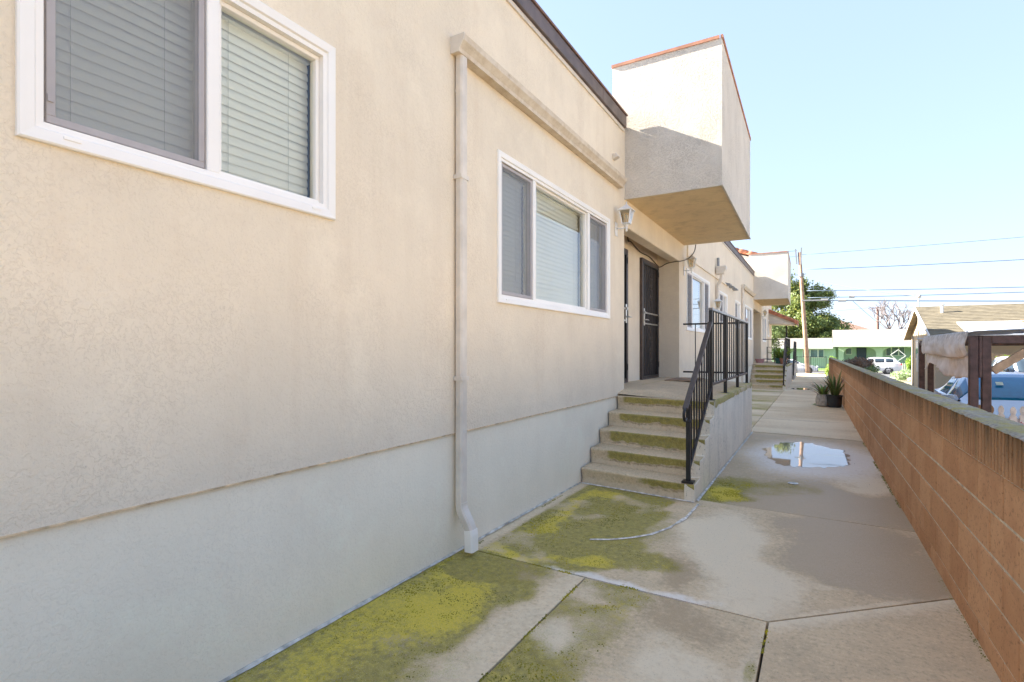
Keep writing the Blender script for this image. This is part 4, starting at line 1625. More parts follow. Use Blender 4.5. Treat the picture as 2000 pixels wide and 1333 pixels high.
def fluted_mesh(L, H):
    n = 8
    prof = []
    p = L / n
    for k in range(n):
        a = -L / 2 + k * p
        g = .013 if 0 < k else .004
        prof += [(-TH / 2 + (.020 if k else .0), a + .0005), (-TH / 2 + (.020 if k else 0), a + g), (-TH / 2 - .004, a + g + .004), (-TH / 2 - .004, a + p - .004)]
    poly = prof + [(TH / 2, L / 2), (TH / 2, -L / 2)]
    me = MB().prism(poly, 'z', -H / 2, H / 2).mesh('fluted_block')
    me.materials.append(M['block'])
    return me


full = block_mesh(BLn - .011, BH - .013)
half = block_mesh(BLn / 2 - .010, BH - .010)
foot = block_mesh(BLn - .010, .26)
flut = fluted_mesh(BLn - .009, BH - .006)
rest = MB()
ang = math.atan(slope)
cnt = 0
for ci in range(-1, 5):
    y = YW0 - (BLn / 2 if ci % 2 else 0)
    while y < YW1 - .3:
        yc = y + BLn / 2
        z0 = zc[ci] if ci >= 0 else -.16
        me = flut if ci == 4 else (foot if ci < 0 else full)
        nm = 'fluted_block' if ci == 4 else 'block'
        h = BH if ci >= 0 else .27
        if 1.6 < yc < 20.5 and not (ci < 0 and yc > 8):
            o = bpy.data.objects.new(nm, me)
            col.objects.link(o)
            o.parent = bw
            o.matrix_parent_inverse = Matrix.Translation(-world_loc(bw))
            dz = 0 if ci >= 0 else -.0
            o.location = (wallpt(yc) + TH / 2 + rnd.uniform(-.0016, .0016), yc, z0 + h / 2 - (0 if ci >= 0 else .005))
            o.rotation_euler = (rnd.uniform(-.003, .003), 0, -ang + rnd.uniform(-.002, .002))
            cnt += 1
        else:
            x0 = wallpt(yc)
            rest.box(x0, x0 + TH, yc - BLn / 2 + .005, min(YW1, yc + BLn / 2 - .005), z0 + .005, z0 + h - .005)
        y += BLn
o = rest.build('distant_blocks', M['block'], bw)
o['kind'] = 'stuff'
# coping
def P(u, v):
    y = YW0 + v * (YW1 - YW0)
    n = mnoise.noise(Vector((y * 5, u * 3, 1)))
    n2 = mnoise.noise(Vector((y * 17, u * 9, 4)))
    ed = 1 if 0.02 < u < .98 else 0
    x = wallpt(y) - .008 + (TH + .016) * u + (.006 * n2 if not ed else 0)
    return (x, y, 1.113 + (.010 + .005 * n + .003 * n2 if ed else .0 + .004 * n2))
me = grid_mesh('coping', P, 8, 900, lambda U, V: dict())
mk('coping', me, M['cap'], bw)
# mortar smear and drip on the face

# ================================================================== far end of the row: tile roof, awning, third steps
tr = thing('tiled_upper_roof', 'red clay tile roof of the upper storey behind the far balcony', 'roof', (-4, 27, 4.6))
ra, rb = Vector((-5.4, 25.0, 6.60)), Vector((-1.62, 25.0, 5.30))
MB().prism([(-5.4, 6.5), (-1.75, 5.24), (-1.75, 5.1), (-2.42, 4.61), (-5.4, 4.61)], 'y', 25.05, 32.6).build('gable_wall', M['stucco_lace'], tr)
dd = (rb - ra).normalized()
nrm = Vector((-dd.z, 0, dd.x))
mbp = MB()
a0 = ra + nrm * .02; b0 = rb + nrm * .02
mbp.add([tuple(a0), tuple(b0), tuple(b0 + Vector((0, 7.8, 0))), tuple(a0 + Vector((0, 7.8, 0))),
         tuple(a0 - nrm * .05), tuple(b0 - nrm * .05), tuple(b0 + Vector((0, 7.8, 0)) - nrm * .05), tuple(a0 + Vector((0, 7.8, 0)) - nrm * .05)],
        [(0, 1, 2, 3), (7, 6, 5, 4), (0, 4, 5, 1), (1, 5, 6, 2), (2, 6, 7, 3), (3, 7, 4, 0)])
mbp.build('roof_plane', M['tile'], tr)
Ltot = (rb - ra).length
n = 10
tm = MB().tube([(0, 0, 0), (Ltot / n + .04, 0, 0)], [.085, .105], 12).mesh('barrel_tile', True)
tm.materials.append(M['tile'])
for k in range(n):
    for j in range(1 + (0 if k < 3 else 0)):
        o = mk('barrel_tile', tm, None, tr)
        o.location = ra + dd * (Ltot * k / n) + nrm * .05 + Vector((0, .02, 0))
        o.rotation_euler = (0, math.atan2(-dd.z, dd.x), 0)
for r_ in range(1, 12):
    MB().tube([ra + nrm * .05 + Vector((0, .34 * r_ * 2, 0)), rb + nrm * .05 + Vector((0, .34 * r_ * 2, 0))], .10, 8).build('tile_row', M['tile'], tr, smooth=True)

aw = thing('entry_awning', 'small red tiled awning over the last entry at the end of the row', 'awning', (-1.6, 31, 2.7))
p0, p1 = Vector((WX + .1, 0, 3.62)), Vector((-.96, 0, 2.93))
MB().prism([(WX, 2.86), (-1.12, 2.80), (-1.05, 2.86), (WX, 3.50)], 'y', 31.0, 32.9).build('awning_gable', M['stucco_lace'], aw)
q0, q1 = (WX, 3.54), (-.93, 2.90)
MB().prism([q0, q1, (q1[0] + .01, q1[1] - .10), (q0[0], q0[1] - .11)], 'y', 30.9, 33.0).build('awning_roof', M['tile'], aw)
MB().box(-.97, -.93, 30.92, 32.98, 2.74, 2.87).build('awning_fascia', M['fascia'], aw)
for k in range(6):
    y = 30.98 + k * .38
    MB().tube([(q0[0], y, q0[1] + .03), (q1[0], y, q1[1] + .03)], .07, 8).build('barrel_tile', M['tile'], aw, smooth=True)
MB().box(-1.55, -1.47, 32.7, 32.78, 0, 2.84).build('awning_post', M['iron'], aw)

st3 = thing('far_steps', 'last set of low concrete steps under the tiled awning', 'steps', (-1.6, 30, 0))
for k in range(4):
    MB().box(WX, -1.04, 29.6 + k * .3, 33.2 if k == 3 else 29.6 + (k + 1) * .3 + .02, -.05, .2 * (k + 1) - .002 * k).build('step', M['kerb'], st3)
r3 = thing('stair_railing', 'black railing beside the last steps under the tiled awning', 'railing', (-1.06, 30, 0), 'porch railings')
X3 = -1.06
for (y, z0, z1) in ((29.7, .0, 1.2), (30.6, .78, 1.9), (33.0, .78, 1.9)):
    MB().bar((X3, y, z0), (X3, y, z1), .05).build('post', M['iron'], r3)
MB().bar((X3, 29.7, 1.2), (X3, 30.6, 1.9), .05, .03).build('handrail', M['iron'], r3)
MB().bar((X3, 30.6, 1.9), (X3, 33.0, 1.9), .05, .03).build('top_rail', M['iron'], r3)
MB().bar((X3, 30.6, .9), (X3, 33.0, .9), .03, .03).build('bottom_rail', M['iron'], r3)
for k in range(1, 16):
    y = 30.6 + 2.4 * k / 16
    MB().bar((X3, y, .9), (X3, y, 1.89), .016).build('baluster', M['iron'], r3)

# low iron fence across the end of the walkway
fn = thing('iron_fence', 'low thin black iron fence across the street end of the walkway', 'fence', (-.3, 37.6, 0))
for x in (-1.15, -.42, .42):
    MB().bar((x, 37.62, -.05), (x, 37.62, 1.08), .035).build('post', M['iron'], fn)
for z in (.14, 1.04):
    MB().bar((-1.15, 37.62, z), (.42, 37.62, z), .025).build('rail', M['iron'], fn)
for k in range(1, 14):
    x = -1.15 + 1.57 * k / 14
    MB().bar((x, 37.62, .14), (x, 37.62, 1.04), .012).build('picket', M['iron'], fn)

# ================================================================== plants
def leafcloud(name, mat, parent, blobs, n, size, seed, aspect=.55, up=.3, jit=.5):
    """many single leaves spread through ellipsoids: blobs = [(c, r, weight)]"""
    rs = np.random.RandomState(seed)
    w = np.array([b[2] for b in blobs], float); w /= w.sum()
    idx = rs.choice(len(blobs), n, p=w)
    c = np.array([b[0] for b in blobs], float)[idx]
    r = np.array([b[1] for b in blobs], float)[idx]
    d = rs.normal(size=(n, 3)); d /= np.linalg.norm(d, axis=1)[:, None]
    rad = rs.uniform(.25, 1, n) ** .45
    P = c + d * r * rad[:, None] + rs.normal(size=(n, 3)) * size * jit
    nr = d + rs.normal(size=(n, 3)) * .8 + np.array([0, 0, up])
    nr /= np.linalg.norm(nr, axis=1)[:, None]
    t = np.cross(nr, rs.normal(size=(n, 3))); t /= np.linalg.norm(t, axis=1)[:, None] + 1e-9
    b = np.cross(nr, t)
    s = size * rs.uniform(.6, 1.35, n)[:, None]
    q = np.empty((n, 4, 3))
    q[:, 0] = P - t * s
    q[:, 1] = P + b * s * aspect - nr * s * .12
    q[:, 2] = P + t * s
    q[:, 3] = P - b * s * aspect - nr * s * .12
    me = bpy.data.meshes.new(name)
    me.vertices.add(n * 4)
    me.vertices.foreach_set('co', q.ravel())
    me.loops.add(n * 4)
    me.loops.foreach_set('vertex_index', np.arange(n * 4, dtype=np.int32))
    me.polygons.add(n)
    me.polygons.foreach_set('loop_start', np.arange(n, dtype=np.int32) * 4)
    me.polygons.foreach_set('loop_total', np.full(n, 4, np.int32))
    me.update(calc_edges=True)
    o = mk(name, me, mat, parent)
    return o


def limbs(parent, base, top, r, n, spread, seed, mat, name='trunk'):
    rs = random.Random(seed)
    mb = MB()
    b = Vector(base); t = Vector(top)
    pts = [b + (t - b) * (k / 5) + Vector((rs.uniform(-1, 1), rs.uniform(-1, 1), 0)) * r * .5 * (k > 0) for k in range(6)]
    mb.tube(pts, [r * (1.25 - .7 * k / 5) for k in range(6)], 10)
    tr = mb.build(name, mat, parent, smooth=True)
    for i in range(n):
        k = rs.uniform(.35, .95)
        s = b + (t - b) * k
        a = rs.uniform(0, 2 * math.pi)
        e = s + Vector((math.cos(a) * spread * rs.uniform(.5, 1), math.sin(a) * spread * rs.uniform(.5, 1), spread * rs.uniform(.3, 1)))
        m_ = (s + e) / 2 + Vector((0, 0, -spread * .08))
        MB().tube([s, m_, e], [r * .5, r * .32, r * .1], 7).build('limb', mat, parent, smooth=True)
    return tr


# big tree behind the green house
T = thing('leafy_tree', 'tall leafy evergreen tree rising behind the wooden pole', 'tree', (-2.2, 90, STREET))
limbs(T, (-2.2, 90, STREET), (-2.4, 90, 9), .38, 9, 3.4, 3, M['bark'])
rs = random.Random(11)
blobs = []
for (x, y, z, r) in ((-4.2, 90, 12.6, 1.0), (-3.4, 90, 10.6, 1.9), (-1.4, 90, 10.3, 1.4), (.4, 90, 8.9, 1.2), (-3.6, 89, 8.2, 2.3), (-1.2, 89, 7.2, 2.1), (-5.2, 90, 7.6, 2.0),
                     (.8, 89, 5.2, 1.6), (-2.6, 88, 5.2, 2.4), (2.4, 90, 4.0, 1.3), (-5.0, 88, 4.6, 2.4), (1.2, 88, 3.6, 1.9), (-.8, 88, 3.6, 2.0), (-4.0, 87, 2.8, 2.2), (3.6, 90, 3.2, .9)):
    for k in range(9):
        blobs.append(((x + rs.uniform(-1, 1) * r, y + rs.uniform(-1, 1) * r, z + rs.uniform(-.9, .9) * r), (r * rs.uniform(.25, .5), r * .45, r * rs.uniform(.2, .36)), r ** 2))
leafcloud('crown', M['leaf_tree'], T, blobs, 70000, .16, 5, .5, jit=2.2)
# smaller tree at the end of the row
T = thing('leafy_tree', 'reddish green street tree just past the end of the apartment row', 'tree', (-4.5, 50, -.8))
limbs(T, (-4.5, 50, -.8), (-4.6, 50, 3), .16, 6, 1.4, 8, M['bark'])
blobs = [((-4.6 + rs.uniform(-1.6, 1.7), 50 + rs.uniform(-1.2, 1.2), 2.6 + rs.uniform(-1.7, 1.2)), (.6, .6, .5), 1) for k in range(20)]
leafcloud('crown', M['leaf_bush'], T, blobs, 7000, .09, 6, .5, jit=1.6)


def shrub(label, mat, c, r, n, size, seed, name='shrub', grp=None):
    t = thing(name, label, 'shrub', (c[0], c[1], c[2]), grp)
    q = random.Random(seed)
    for k in range(6):
        a = q.uniform(0, 6.28)
        MB().tube([(c[0], c[1], c[2]), (c[0] + math.cos(a) * r[0] * .5, c[1] + math.sin(a) * r[1] * .5, c[2] + r[2] * 1.2)], [.018, .006], 5).build('stem', M['bark'], t)
    bl = [((c[0] + q.uniform(-.65, .65) * r[0], c[1] + q.uniform(-.65, .65) * r[1], c[2] + r[2] * q.uniform(.35, 1.5)), (r[0] * .4, r[1] * .4, r[2] * .36), 1) for k in range(14)]
    leafcloud('foliage', mat, t, bl, n, size, seed)
    return t


shrub('rusty brown-green shrub spilling over the far end of the block wall', M['leaf_rust'], (1.22, 23.6, LOT + .7), (.62, 1.7, .52), 5200, .035, 21)
shrub('darker green clump beside the rusty shrub at the block wall', M['leaf_bush'], (1.35, 20.4, LOT + .75), (.42, 1.5, .36), 3000, .035, 22)
shrub('pale sage green bush growing at the corner of the tan gabled house', M['leaf_sage'], (5.25, 43.0, LOT - .45), (1.2, 1.6, .62), 4200, .06, 23)
shrub('yellow-green bush beyond the parked van', M['leaf_lime'], (6.0, 23.5, LOT), (1.1, .8, .95), 4200, .05, 24)
shrub('small orange-flowered bush at the wall corner by the iron fence', M['leaf_lime'], (.62, 34.5, -.05), (.3, .5, .32), 1200, .04, 25)
shrub('slim green shrub before the green bungalow', M['leaf_lime'], (1.2, 66.5, STREET), (.6, .6, 1.0), 1500, .07, 26)
shrub('yellow leaved shrub beside the tan house and white picket fence', M['leaf_lime'], (8.55, 70.5, STREET), (.35, .5, 1.0), 1400, .07, 27)
# rocks by the sage bush
for k, (x, y, r) in enumerate(((5.0, 40.9, .2), (5.5, 41.0, .16), (6.0, 41.2, .22))):
    bm = bmesh.new()
    bmesh.ops.create_icosphere(bm, subdivisions=2, radius=r)
    for v in bm.verts:
        v.co *= 1 + .25 * mnoise.noise(v.co * 6 + Vector((k * 5, 0, 0)))
        v.co.z *= .7
    me = bpy.data.meshes.new('garden_rock')
    bm.to_mesh(me); bm.free()
    o = mk('garden_rock', me, M['rock'])
    o.location = (x, y, ground_z(x, y) + r * .4)
    tag(o, ['mid-sized tan rock at the end of the rocks by the sage bush', 'smallest tan rock between two others by the sage bush', 'largest tan rock by the sage bush'][k], 'rock', 'rocks by the sage bush')


def blade(mb, base, d, L, w, bend, n=7):
    """one sword leaf: tapered, creased and arching"""
    base = Vector(base); d = Vector(d).normalized()
    side = d.cross(Vector((0, 0, 1)))
    side = side.normalized() if side.length > .05 else Vector((1, 0, 0))
    out = Vector((d.x, d.y, 0))
    out = out.normalized() if out.length > .01 else Vector((0, 1, 0))
    k0 = len(mb.v)
    for i in range(n + 1):
        t = i / n
        p = base + d * L * t + out * bend * L * t * t - Vector((0, 0, 1)) * bend * L * .8 * t ** 2.4
        ww = w * (.55 + .45 * math.sin(min(1, t * 1.6) * math.pi / 2)) * (1 - t ** 3.2)
        up = out * -.22 * ww
        mb.v += [tuple(p - side * ww / 2), tuple(p + up), tuple(p + side * ww / 2)]
    for i in range(n):
        for k in (0, 1):
            mb.f.append((k0 + i * 3 + k, k0 + i * 3 + 1 + k, k0 + i * 3 + 4 + k, k0 + i * 3 + 3 + k))


def potted(name, label, c, pot_prof, potmat, leaves, grp, soil_z):
    t = thing(name, label, 'potted plant', (c[0], c[1], c[2]), grp)
    MB().lathe(pot_prof, c, 24).build('pot', potmat, t, smooth=False)
    r = [p[0] for p in pot_prof][-2] if len(pot_prof) > 2 else .1
    MB().lathe([(.001, 0), (r * .9, 0)], (c[0], c[1], c[2] + soil_z), 18, False).build('soil', M['soil'], t)
    q = random.Random(hash(label) % 1000)
    for (mat, n, L, w, spread, bend) in leaves:
        for i in range(n):
            a = q.uniform(0, 6.28); s = spread * q.uniform(.15, 1)
            mb = MB()
            blade(mb, (c[0] + math.cos(a) * r * .5 * q.random(), c[1] + math.sin(a) * r * .5 * q.random(), c[2] + soil_z - .01),
                  (math.cos(a) * s, math.sin(a) * s, 1), L * q.uniform(.6, 1.1), w * q.uniform(.8, 1.2), bend * q.uniform(.4, 1.3))
            mb.build('leaf', M[mat], t, smooth=True, fix=False)
    return t


potted('potted_plant', 'sword-leaved plant in a round black pot against the block wall', (.36, 15.85, .004),
       [(.135, 0), (.16, .02), (.172, .26), (.185, .28), (.185, .31), (.168, .31), (.16, .27)], M['rubberblack'],
       [('leaf_snake', 9, .78, .07, .22, .05), ('leaf_sword', 26, .72, .045, .5, .25), ('leaf_red', 6, .85, .035, .4, .25)], 'plants by the block wall', .26)
potted('potted_plant', 'arching green and red leaved plant in a pale stone pot by the block wall', (.10, 15.95, .004),
       [(.10, 0), (.15, .03), (.165, .14), (.15, .25), (.125, .30), (.135, .32), (.115, .32), (.11, .28)], M['stonepot'],
       [('leaf_sword', 26, .62, .04, .9, .5), ('leaf_red', 12, .6, .035, 1.0, .5), ('leaf_lime', 16, .42, .04, 1.1, .5)], 'plants by the block wall', .27)
MB_ = MB().lathe([(.17, 0), (.19, .018), (.175, .018)], (.36, 15.85, -.002), 20)
# plants on the far porch
for (x, y, mt, lab, col_, sp) in ((-1.42, 24.6, 'tealpot', 'bushy green plant in a teal pot on the far porch', 'leaf_lime', .8), (-1.22, 24.2, 'claypot', 'bright leafy plant in a clay pot on the far porch', 'leaf_lime', .6)):
    potted('potted_plant', lab, (x, y, .884), [(.11, 0), (.15, .2), (.165, .22), (.165, .25), (.145, .25), (.14, .2)], M[mt],
           [(col_, 34, .75, .06, sp, .35), ('leaf_bush', 14, .6, .05, sp, .4)], 'plants on the far porch', .21)
pk = thing('flower_pot', 'low pink empty pot on the far porch beside the wall', 'pot', (-2.05, 23.6, .9))
MB().lathe([(.12, 0), (.17, .16), (.18, .2), (.16, .2), (.14, .05)], (-2.05, 23.6, .905), 18).build('pot', M['pinkpot'], pk)
pk = thing('plant_stand', 'thin black metal plant stand on the far porch', 'stand', (-1.75, 25.0, .9))
for (i, j) in ((-1, -1), (1, -1), (1, 1), (-1, 1)):
    MB().bar((-1.75 + i * .14, 25 + j * .14, .92), (-1.75 + i * .14, 25 + j * .14, 1.6), .015).build('leg', M['iron'], pk)
for z in (1.05, 1.35, 1.58):
    MB().box(-1.9, -1.6, 24.85, 25.15, z, z + .012).build('shelf', M['iron'], pk)

# ================================================================== neighbour: carport, tarp, fence, cars
cp = thing('carport', 'brown wooden carport frame with doubled posts behind the block wall', 'carport', (3, 10.3, LOT))
XL, XRr, YF, YB = 1.665, 4.6, 8.24, 12.3
for (x, y) in ((XL - .058, YF), (XL + .058, YF), (XRr, YF), (XL + .0, YB), (XL + .13, YB), (XRr, YB)):
    MB().box(x - .042, x + .042, y - .042, y + .042, LOT - .03, 1.635 if y == YF else 1.60).build('post', M['brownwood'], cp, bevel=.004)
MB().box(XL - .014, XL + .014, YF - .05, YF + .03, 1.14, 1.632).build('spacer', M['brownwood'], cp, bevel=.004)
MB().box(XL + .102, XRr + .1, YF - .04, YF + .04, 1.545, 1.64).build('front_beam', M['brownwood'], cp, bevel=.004)
MB().box(XL + .174, XRr + .1, YB - .04, YB + .04, 1.545, 1.64).build('rear_beam', M['brownwood'], cp, bevel=.004)
MB().box(XL - .04, XL + .04, YF + .044, YB - .044, 1.55, 1.64).build('side_beam', M['brownwood'], cp, bevel=.004)
MB().bar((XL + .12, YF + .01, 1.22), (XL + .55, YF + .01, 1.56), .05, .09).build('brace', M['rawwood'], cp, bevel=.004)
for k in range(4):
    x = XL + .7 + k * .65
    MB().box(x, x + .04, YF + .045, YB - .045, 1.575, 1.66).build('rafter', M['brownwood'], cp)

def sheet(name, P, nu, nv, mat, parent, thick=.006):
    U = [i / nu for i in range(nu + 1)]; V = [j / nv for j in range(nv + 1)]
    mb = MB()
    for v in V:
        for u in U:
            mb.v.append(tuple(P(u, v)))
    for j in range(nv):
        for i in range(nu):
            mb.f.append((j * (nu + 1) + i, j * (nu + 1) + i + 1, (j + 1) * (nu + 1) + i + 1, (j + 1) * (nu + 1) + i))
    o = mb.build(name, mat, parent, smooth=True)
    m = o.modifiers.new('thick', 'SOLIDIFY')
    m.thickness = thick
    return o


tp = thing('tarp', 'weathered grey-white tarp draped over the carport and hanging down its side', 'tarp', (2.5, 10.3, 1.6))
nz = lambda a, b, c: mnoise.noise(Vector((a, b, c)))
def P(u, v):   # roof sheet
    y = 8.16 + u * 4.3; x = 1.60 + v * 3.2
    return (x, y, 1.69 + .05 * math.sin(v * math.pi) + .018 * nz(x * 2.2, y * 2.2, 1) + .05 * v + .02 * nz(x * 6, y * 1.1, 3))
sheet('roof_sheet', P, 40, 30, M['bluetarp'], tp)
def P(u, v):   # upper flap on the alley side
    y = 8.33 + u * 3.1
    dr = .30 + .05 * nz(u * 4, 2, 0) + .10 * u * (1 - u)
    z = 1.70 - dr * v - .05 * v * nz(u * 3, 5, 0)
    fold = .020 * math.sin(u * 58 + 4 * v + 4 * nz(u * 6, v, 7)) * v + .03 * nz(u * 5, v * 2, 3) * (.3 + v) + .006 * nz(u * 22, v * 5, 8)
    return (1.595 - .035 * math.sin(v * 3.14) - .012 + fold * .8, y + .03 * nz(u * 7, v * 3, 9), z)
sheet('upper_flap', P, 70, 18, M['tarp'], tp)
def P(u, v):   # lower flap, longer towards the front post
    y = 8.30 + u * 3.15
    top = 1.44 - .05 * nz(u * 3, 1, 1)
    bot = 1.10 + .05 * nz(u * 5, 4, 4) + .16 * float(sstep(.45, .8, u)) - .04 * float(sstep(.85, 1, u)) * 3 * (u > .85)
    z = top + (bot - top) * v
    fold = .02 * math.sin(u * 44 + 4 * nz(u * 6, v, 2)) * v + .035 * nz(u * 4, v * 2, 6) + .006 * nz(u * 20, v * 5, 4)
    return (1.63 + fold * .7 - .03 * v, y, z)
sheet('lower_flap', P, 70, 14, M['tarp'], tp)

# picket fence
pf = thing('picket_fence', 'white picket fence with rounded spear tops behind the block wall', 'fence', (3, 9.0, LOT))
def picket_mesh(w, h):
    o_ = [(-w / 2, 0), (w / 2, 0), (w / 2, h - .15), (w * .62, h - .135), (w * .30, h - .105), (w * .46, h - .07), (w * .42, h - .035), (w * .18, h - .006), (0, h),
          (-w * .18, h - .006), (-w * .42, h - .035), (-w * .46, h - .07), (-w * .30, h - .105), (-w * .62, h - .135), (-w / 2, h - .15)]
    mb = MB()
    n = len(o_)
    mb.v = [(x, -.009, z) for x, z in o_] + [(x, .009, z) for x, z in o_]
    mb.f = [tuple(range(n)), tuple(reversed(range(n, 2 * n)))] + [(i, i + n, (i + 1) % n + n, (i + 1) % n) for i in range(n)]
    return mb.mesh('picket')
pm = picket_mesh(.062, 1.19)
pm.materials.append(M['picket'])
pb = pm.copy(); pb.materials.clear(); pb.materials.append(M['picketbrown'])
for k in range(24):
    x = 1.60 + k * .108
    o = mk('picket', pb if k in (1, 2, 3) else pm, None, pf)
    o.matrix_parent_inverse = Matrix.Translation(-world_loc(pf))
    o.location = (x, 9.0, LOT - .01 + rnd.uniform(-.012, .012))
    o.rotation_euler = (0, rnd.uniform(-.02, .02), 0)
for z in (-.1, .52):
    MB().box(1.55, 4.2, 9.012, 9.045, z, z + .075).build('rail', M['picket'], pf)
fl = thing('flower_clump', 'small clump of red and pink flowers at the picket fence', 'flowers', (2.05, 8.85, .4))
for nm, mt, nn, sd in (('petals', 'petal', 260, 1), ('petals', 'petal_pink', 160, 2), ('leaves', 'leaf_bush', 300, 3)):
    leafcloud(nm, M[mt], fl, [((2.03, 8.86, .52 if nm == 'petals' else .44), (.22, .06, .06 if nm == 'petals' else .1), 1)], nn, .016, sd)
MB().tube([(1.95, 8.86, LOT), (2.0, 8.86, .5)], .008, 5).build('stem', M['bark'], fl)


# ------------------------------------------------------------------ cars
def car(name, label, cat, loc, rz, spec, paint, glassmat, group=None):
    """lofted body. spec: length, width, list of stations (y from front, z_low, z_belt, z_top, belt half-width, roof half-width)"""
    t = thing(name, label, cat, loc, group, worldspace=False, rz=rz)
    L, Wd = spec['L'], spec['W']
    st = spec['st']
    K = []
    def interp(s):
        for a, b in zip(st[:-1], st[1:]):
            if a[0] <= s <= b[0] + 1e-9:
                f = (s - a[0]) / (b[0] - a[0])
                return [a[i] + (b[i] - a[i]) * f for i in range(6)]
        return list(st[-1])
    S = sorted(set([round(x[0], 4) for x in st] + [round(L * k / 44, 4) for k in range(45)]))
    S = [S[0]] + [b for a, b in zip(S[:-1], S[1:]) if b - a > .012]
    rows = []
    for s in S:
        _, zl, zb, zt, wb, wr = interp(s)
        ring = [(wb * .90, zl), (wb * 1.0, zl + .12), (wb * 1.02, zl + (zb - zl) * .55), (wb, zb)]
        f = max(0.0, zt - zb)
        ring += [(wb + (wr - wb) * .12, zb + f * .06), (wb + (wr - wb) * .84, zb + f * .84), (wr * .97, zb + f * .955), (wr * .80, zt - .004), (wr * .42, zt + .010 * min(1, f * 4)), (0, zt + .016 * min(1, f * 4))]
        half = [(-x, s, z) for x, z in ring]
        rows.append(half + [(-p[0], p[1], p[2]) for p in reversed(half[:-1])])
    nr = len(rows[0])
    V = [p for r_ in rows for p in r_]
    # window bands between ring indices 4-5 (sides); screens between indices 5..nr-6 where the roof slopes
    cls = {}
    wins = spec['side']; fs_, rs_ = spec['front'], spec['rear']
    for i in range(len(S) - 1):
        sm_ = (S[i] + S[i + 1]) / 2
        for j in range(nr - 1):
            jj = j if j < nr // 2 else nr - 2 - j
            k = 'body'
            if jj == 4:
                for n_, (a, b) in enumerate(wins):
                    if a <= sm_ <= b:
                        k = 'side_window%d%s' % (n_, 'l' if j < nr // 2 else 'r')
            if jj >= 6:
                if fs_[0] <= sm_ <= fs_[1]:
                    k = 'windscreen'
                elif rs_[0] <= sm_ <= rs_[1]:
                    k = 'rear_screen'
            cls.setdefault(k, []).append((i * nr + j, i * nr + j + 1, (i + 1) * nr + j + 1, (i + 1) * nr + j))
    cls['body'].append(tuple(range(nr)))
    cls['body'].append(tuple(reversed(range((len(S) - 1) * nr, len(S) * nr))))
    body = None
    for k in sorted(cls, key=lambda q: q != 'body'):
        me = bpy.data.meshes.new(k)
        used = sorted(set(i for f in cls[k] for i in f))
        mp = {u: n_ for n_, u in enumerate(used)}
        me.from_pydata([V[u] for u in used], [], [tuple(mp[i] for i in f) for f in cls[k]])
        bm = bmesh.new(); bm.from_mesh(me); bmesh.ops.recalc_face_normals(bm, faces=bm.faces); bm.to_mesh(me); bm.free()
        me.polygons.foreach_set('use_smooth', [True] * len(me.polygons))
        nm = k.rstrip('0123456789lr') if k.startswith('side') else k
        o = mk({'side_window': 'side_window'}.get(nm, nm), me, paint if k == 'body' else (glassmat if k != 'rear_screen' or True else None), t)
        if k == 'body':
            body = o
            m_ = o.modifiers.new('edge', 'EDGE_SPLIT'); m_.split_angle = R(48)
        else:
            m_ = o.modifiers.new('gasket', 'SOLIDIFY'); m_.thickness = .012; m_.offset = -1
    # wheels
    for (s, x) in ((spec['axle'][0], -1), (spec['axle'][0], 1), (spec['axle'][1], -1), (spec['axle'][1], 1)):
        r = spec['wheel']
        xo = x * (Wd / 2 - .09)
        w = bpy.data.objects.new('wheel', None)
        mb = MB()
        prof = [(r * .62, -.10), (r * .93, -.105), (r, -.08), (r, .08), (r * .93, .105), (r * .62, .10)]
        n = 28
        for (rr, zz) in prof:
            for k in range(n):
                a = 2 * math.pi * k / n
                mb.v.append((xo + zz, s + rr * math.cos(a), r + rr * math.sin(a)))
        for i in range(len(prof) - 1):
            for k in range(n):
                k2 = (k + 1) % n
                mb.f.append((i * n + k, i * n + k2, (i + 1) * n + k2, (i + 1) * n + k))
        tyre = mb.build('wheel', M['tyre'], t)
        rm = MB()
        fx = xo + x * .085
        rm.tube([(xo + x * .02, s, r), (fx, s, r)], .06, 12)
        for k in range(10):
            a = 2 * math.pi * k / 10
            rm.bar((fx, s + .05 * math.cos(a), r + .05 * math.sin(a)), (fx, s + r * .63 * math.cos(a), r + r * .63 * math.sin(a)), .035, .03, (1, 0, 0))
        rim = rm.build('rim', M['rim'], None); rim.parent = tyre
        dk = MB().tube([(xo - x * .04, s, r), (xo + x * .03, s, r)], r * .64, 24).build('brake_drum', M['trimblack'], None); dk.parent = tyre
        # dark arch behind the tyre
        MB().tube([(xo - x * .12, s, r + .015), (xo + x * .091 + x * .0, s, r + .015)], r * 1.16, 28).build('wheel_arch', M['trimblack'], t)
    for x in (-1, 1):
        MB().box(x * Wd * .5 - .07 - (.06 if x < 0 else -.06), x * Wd * .5 + .07 - (.06 if x < 0 else -.06), L - .10, L + .012, spec['lamp'], spec['lamp'] + .13).build('tail_light', M['taillight'], t, bevel=.03, seg=2)
        MB().box(x * Wd * .36 - .16, x * Wd * .36 + .16, -.012, .16, spec['lamp'] - .14, spec['lamp'] - .01).build('headlight', M['headlight'], t, bevel=.04, seg=2)
        ym = spec['mirror']
        mbm = MB()
        mbm.lathe([(.0, 0), (.10, .0), (.12, .06), (.09, .14), (0, .15)], (0, 0, 0), 12, False)
        mm = bpy.data.meshes.new('door_mirror')
        mm.from_pydata([(x * (Wd / 2 + .12) + v[0] * 1.2, ym + v[1] * .6, spec['belt'] + v[2] + .0) for v in mbm.v], [], mbm.f)
        mk('door_mirror', mm, paint, t)
        MB().bar((x * (Wd / 2 - .04), ym, spec['belt'] + .04), (x * (Wd / 2 + .06), ym, spec['belt'] + .05), .06, .04).build('mirror_stalk', M['trimblack'], t)
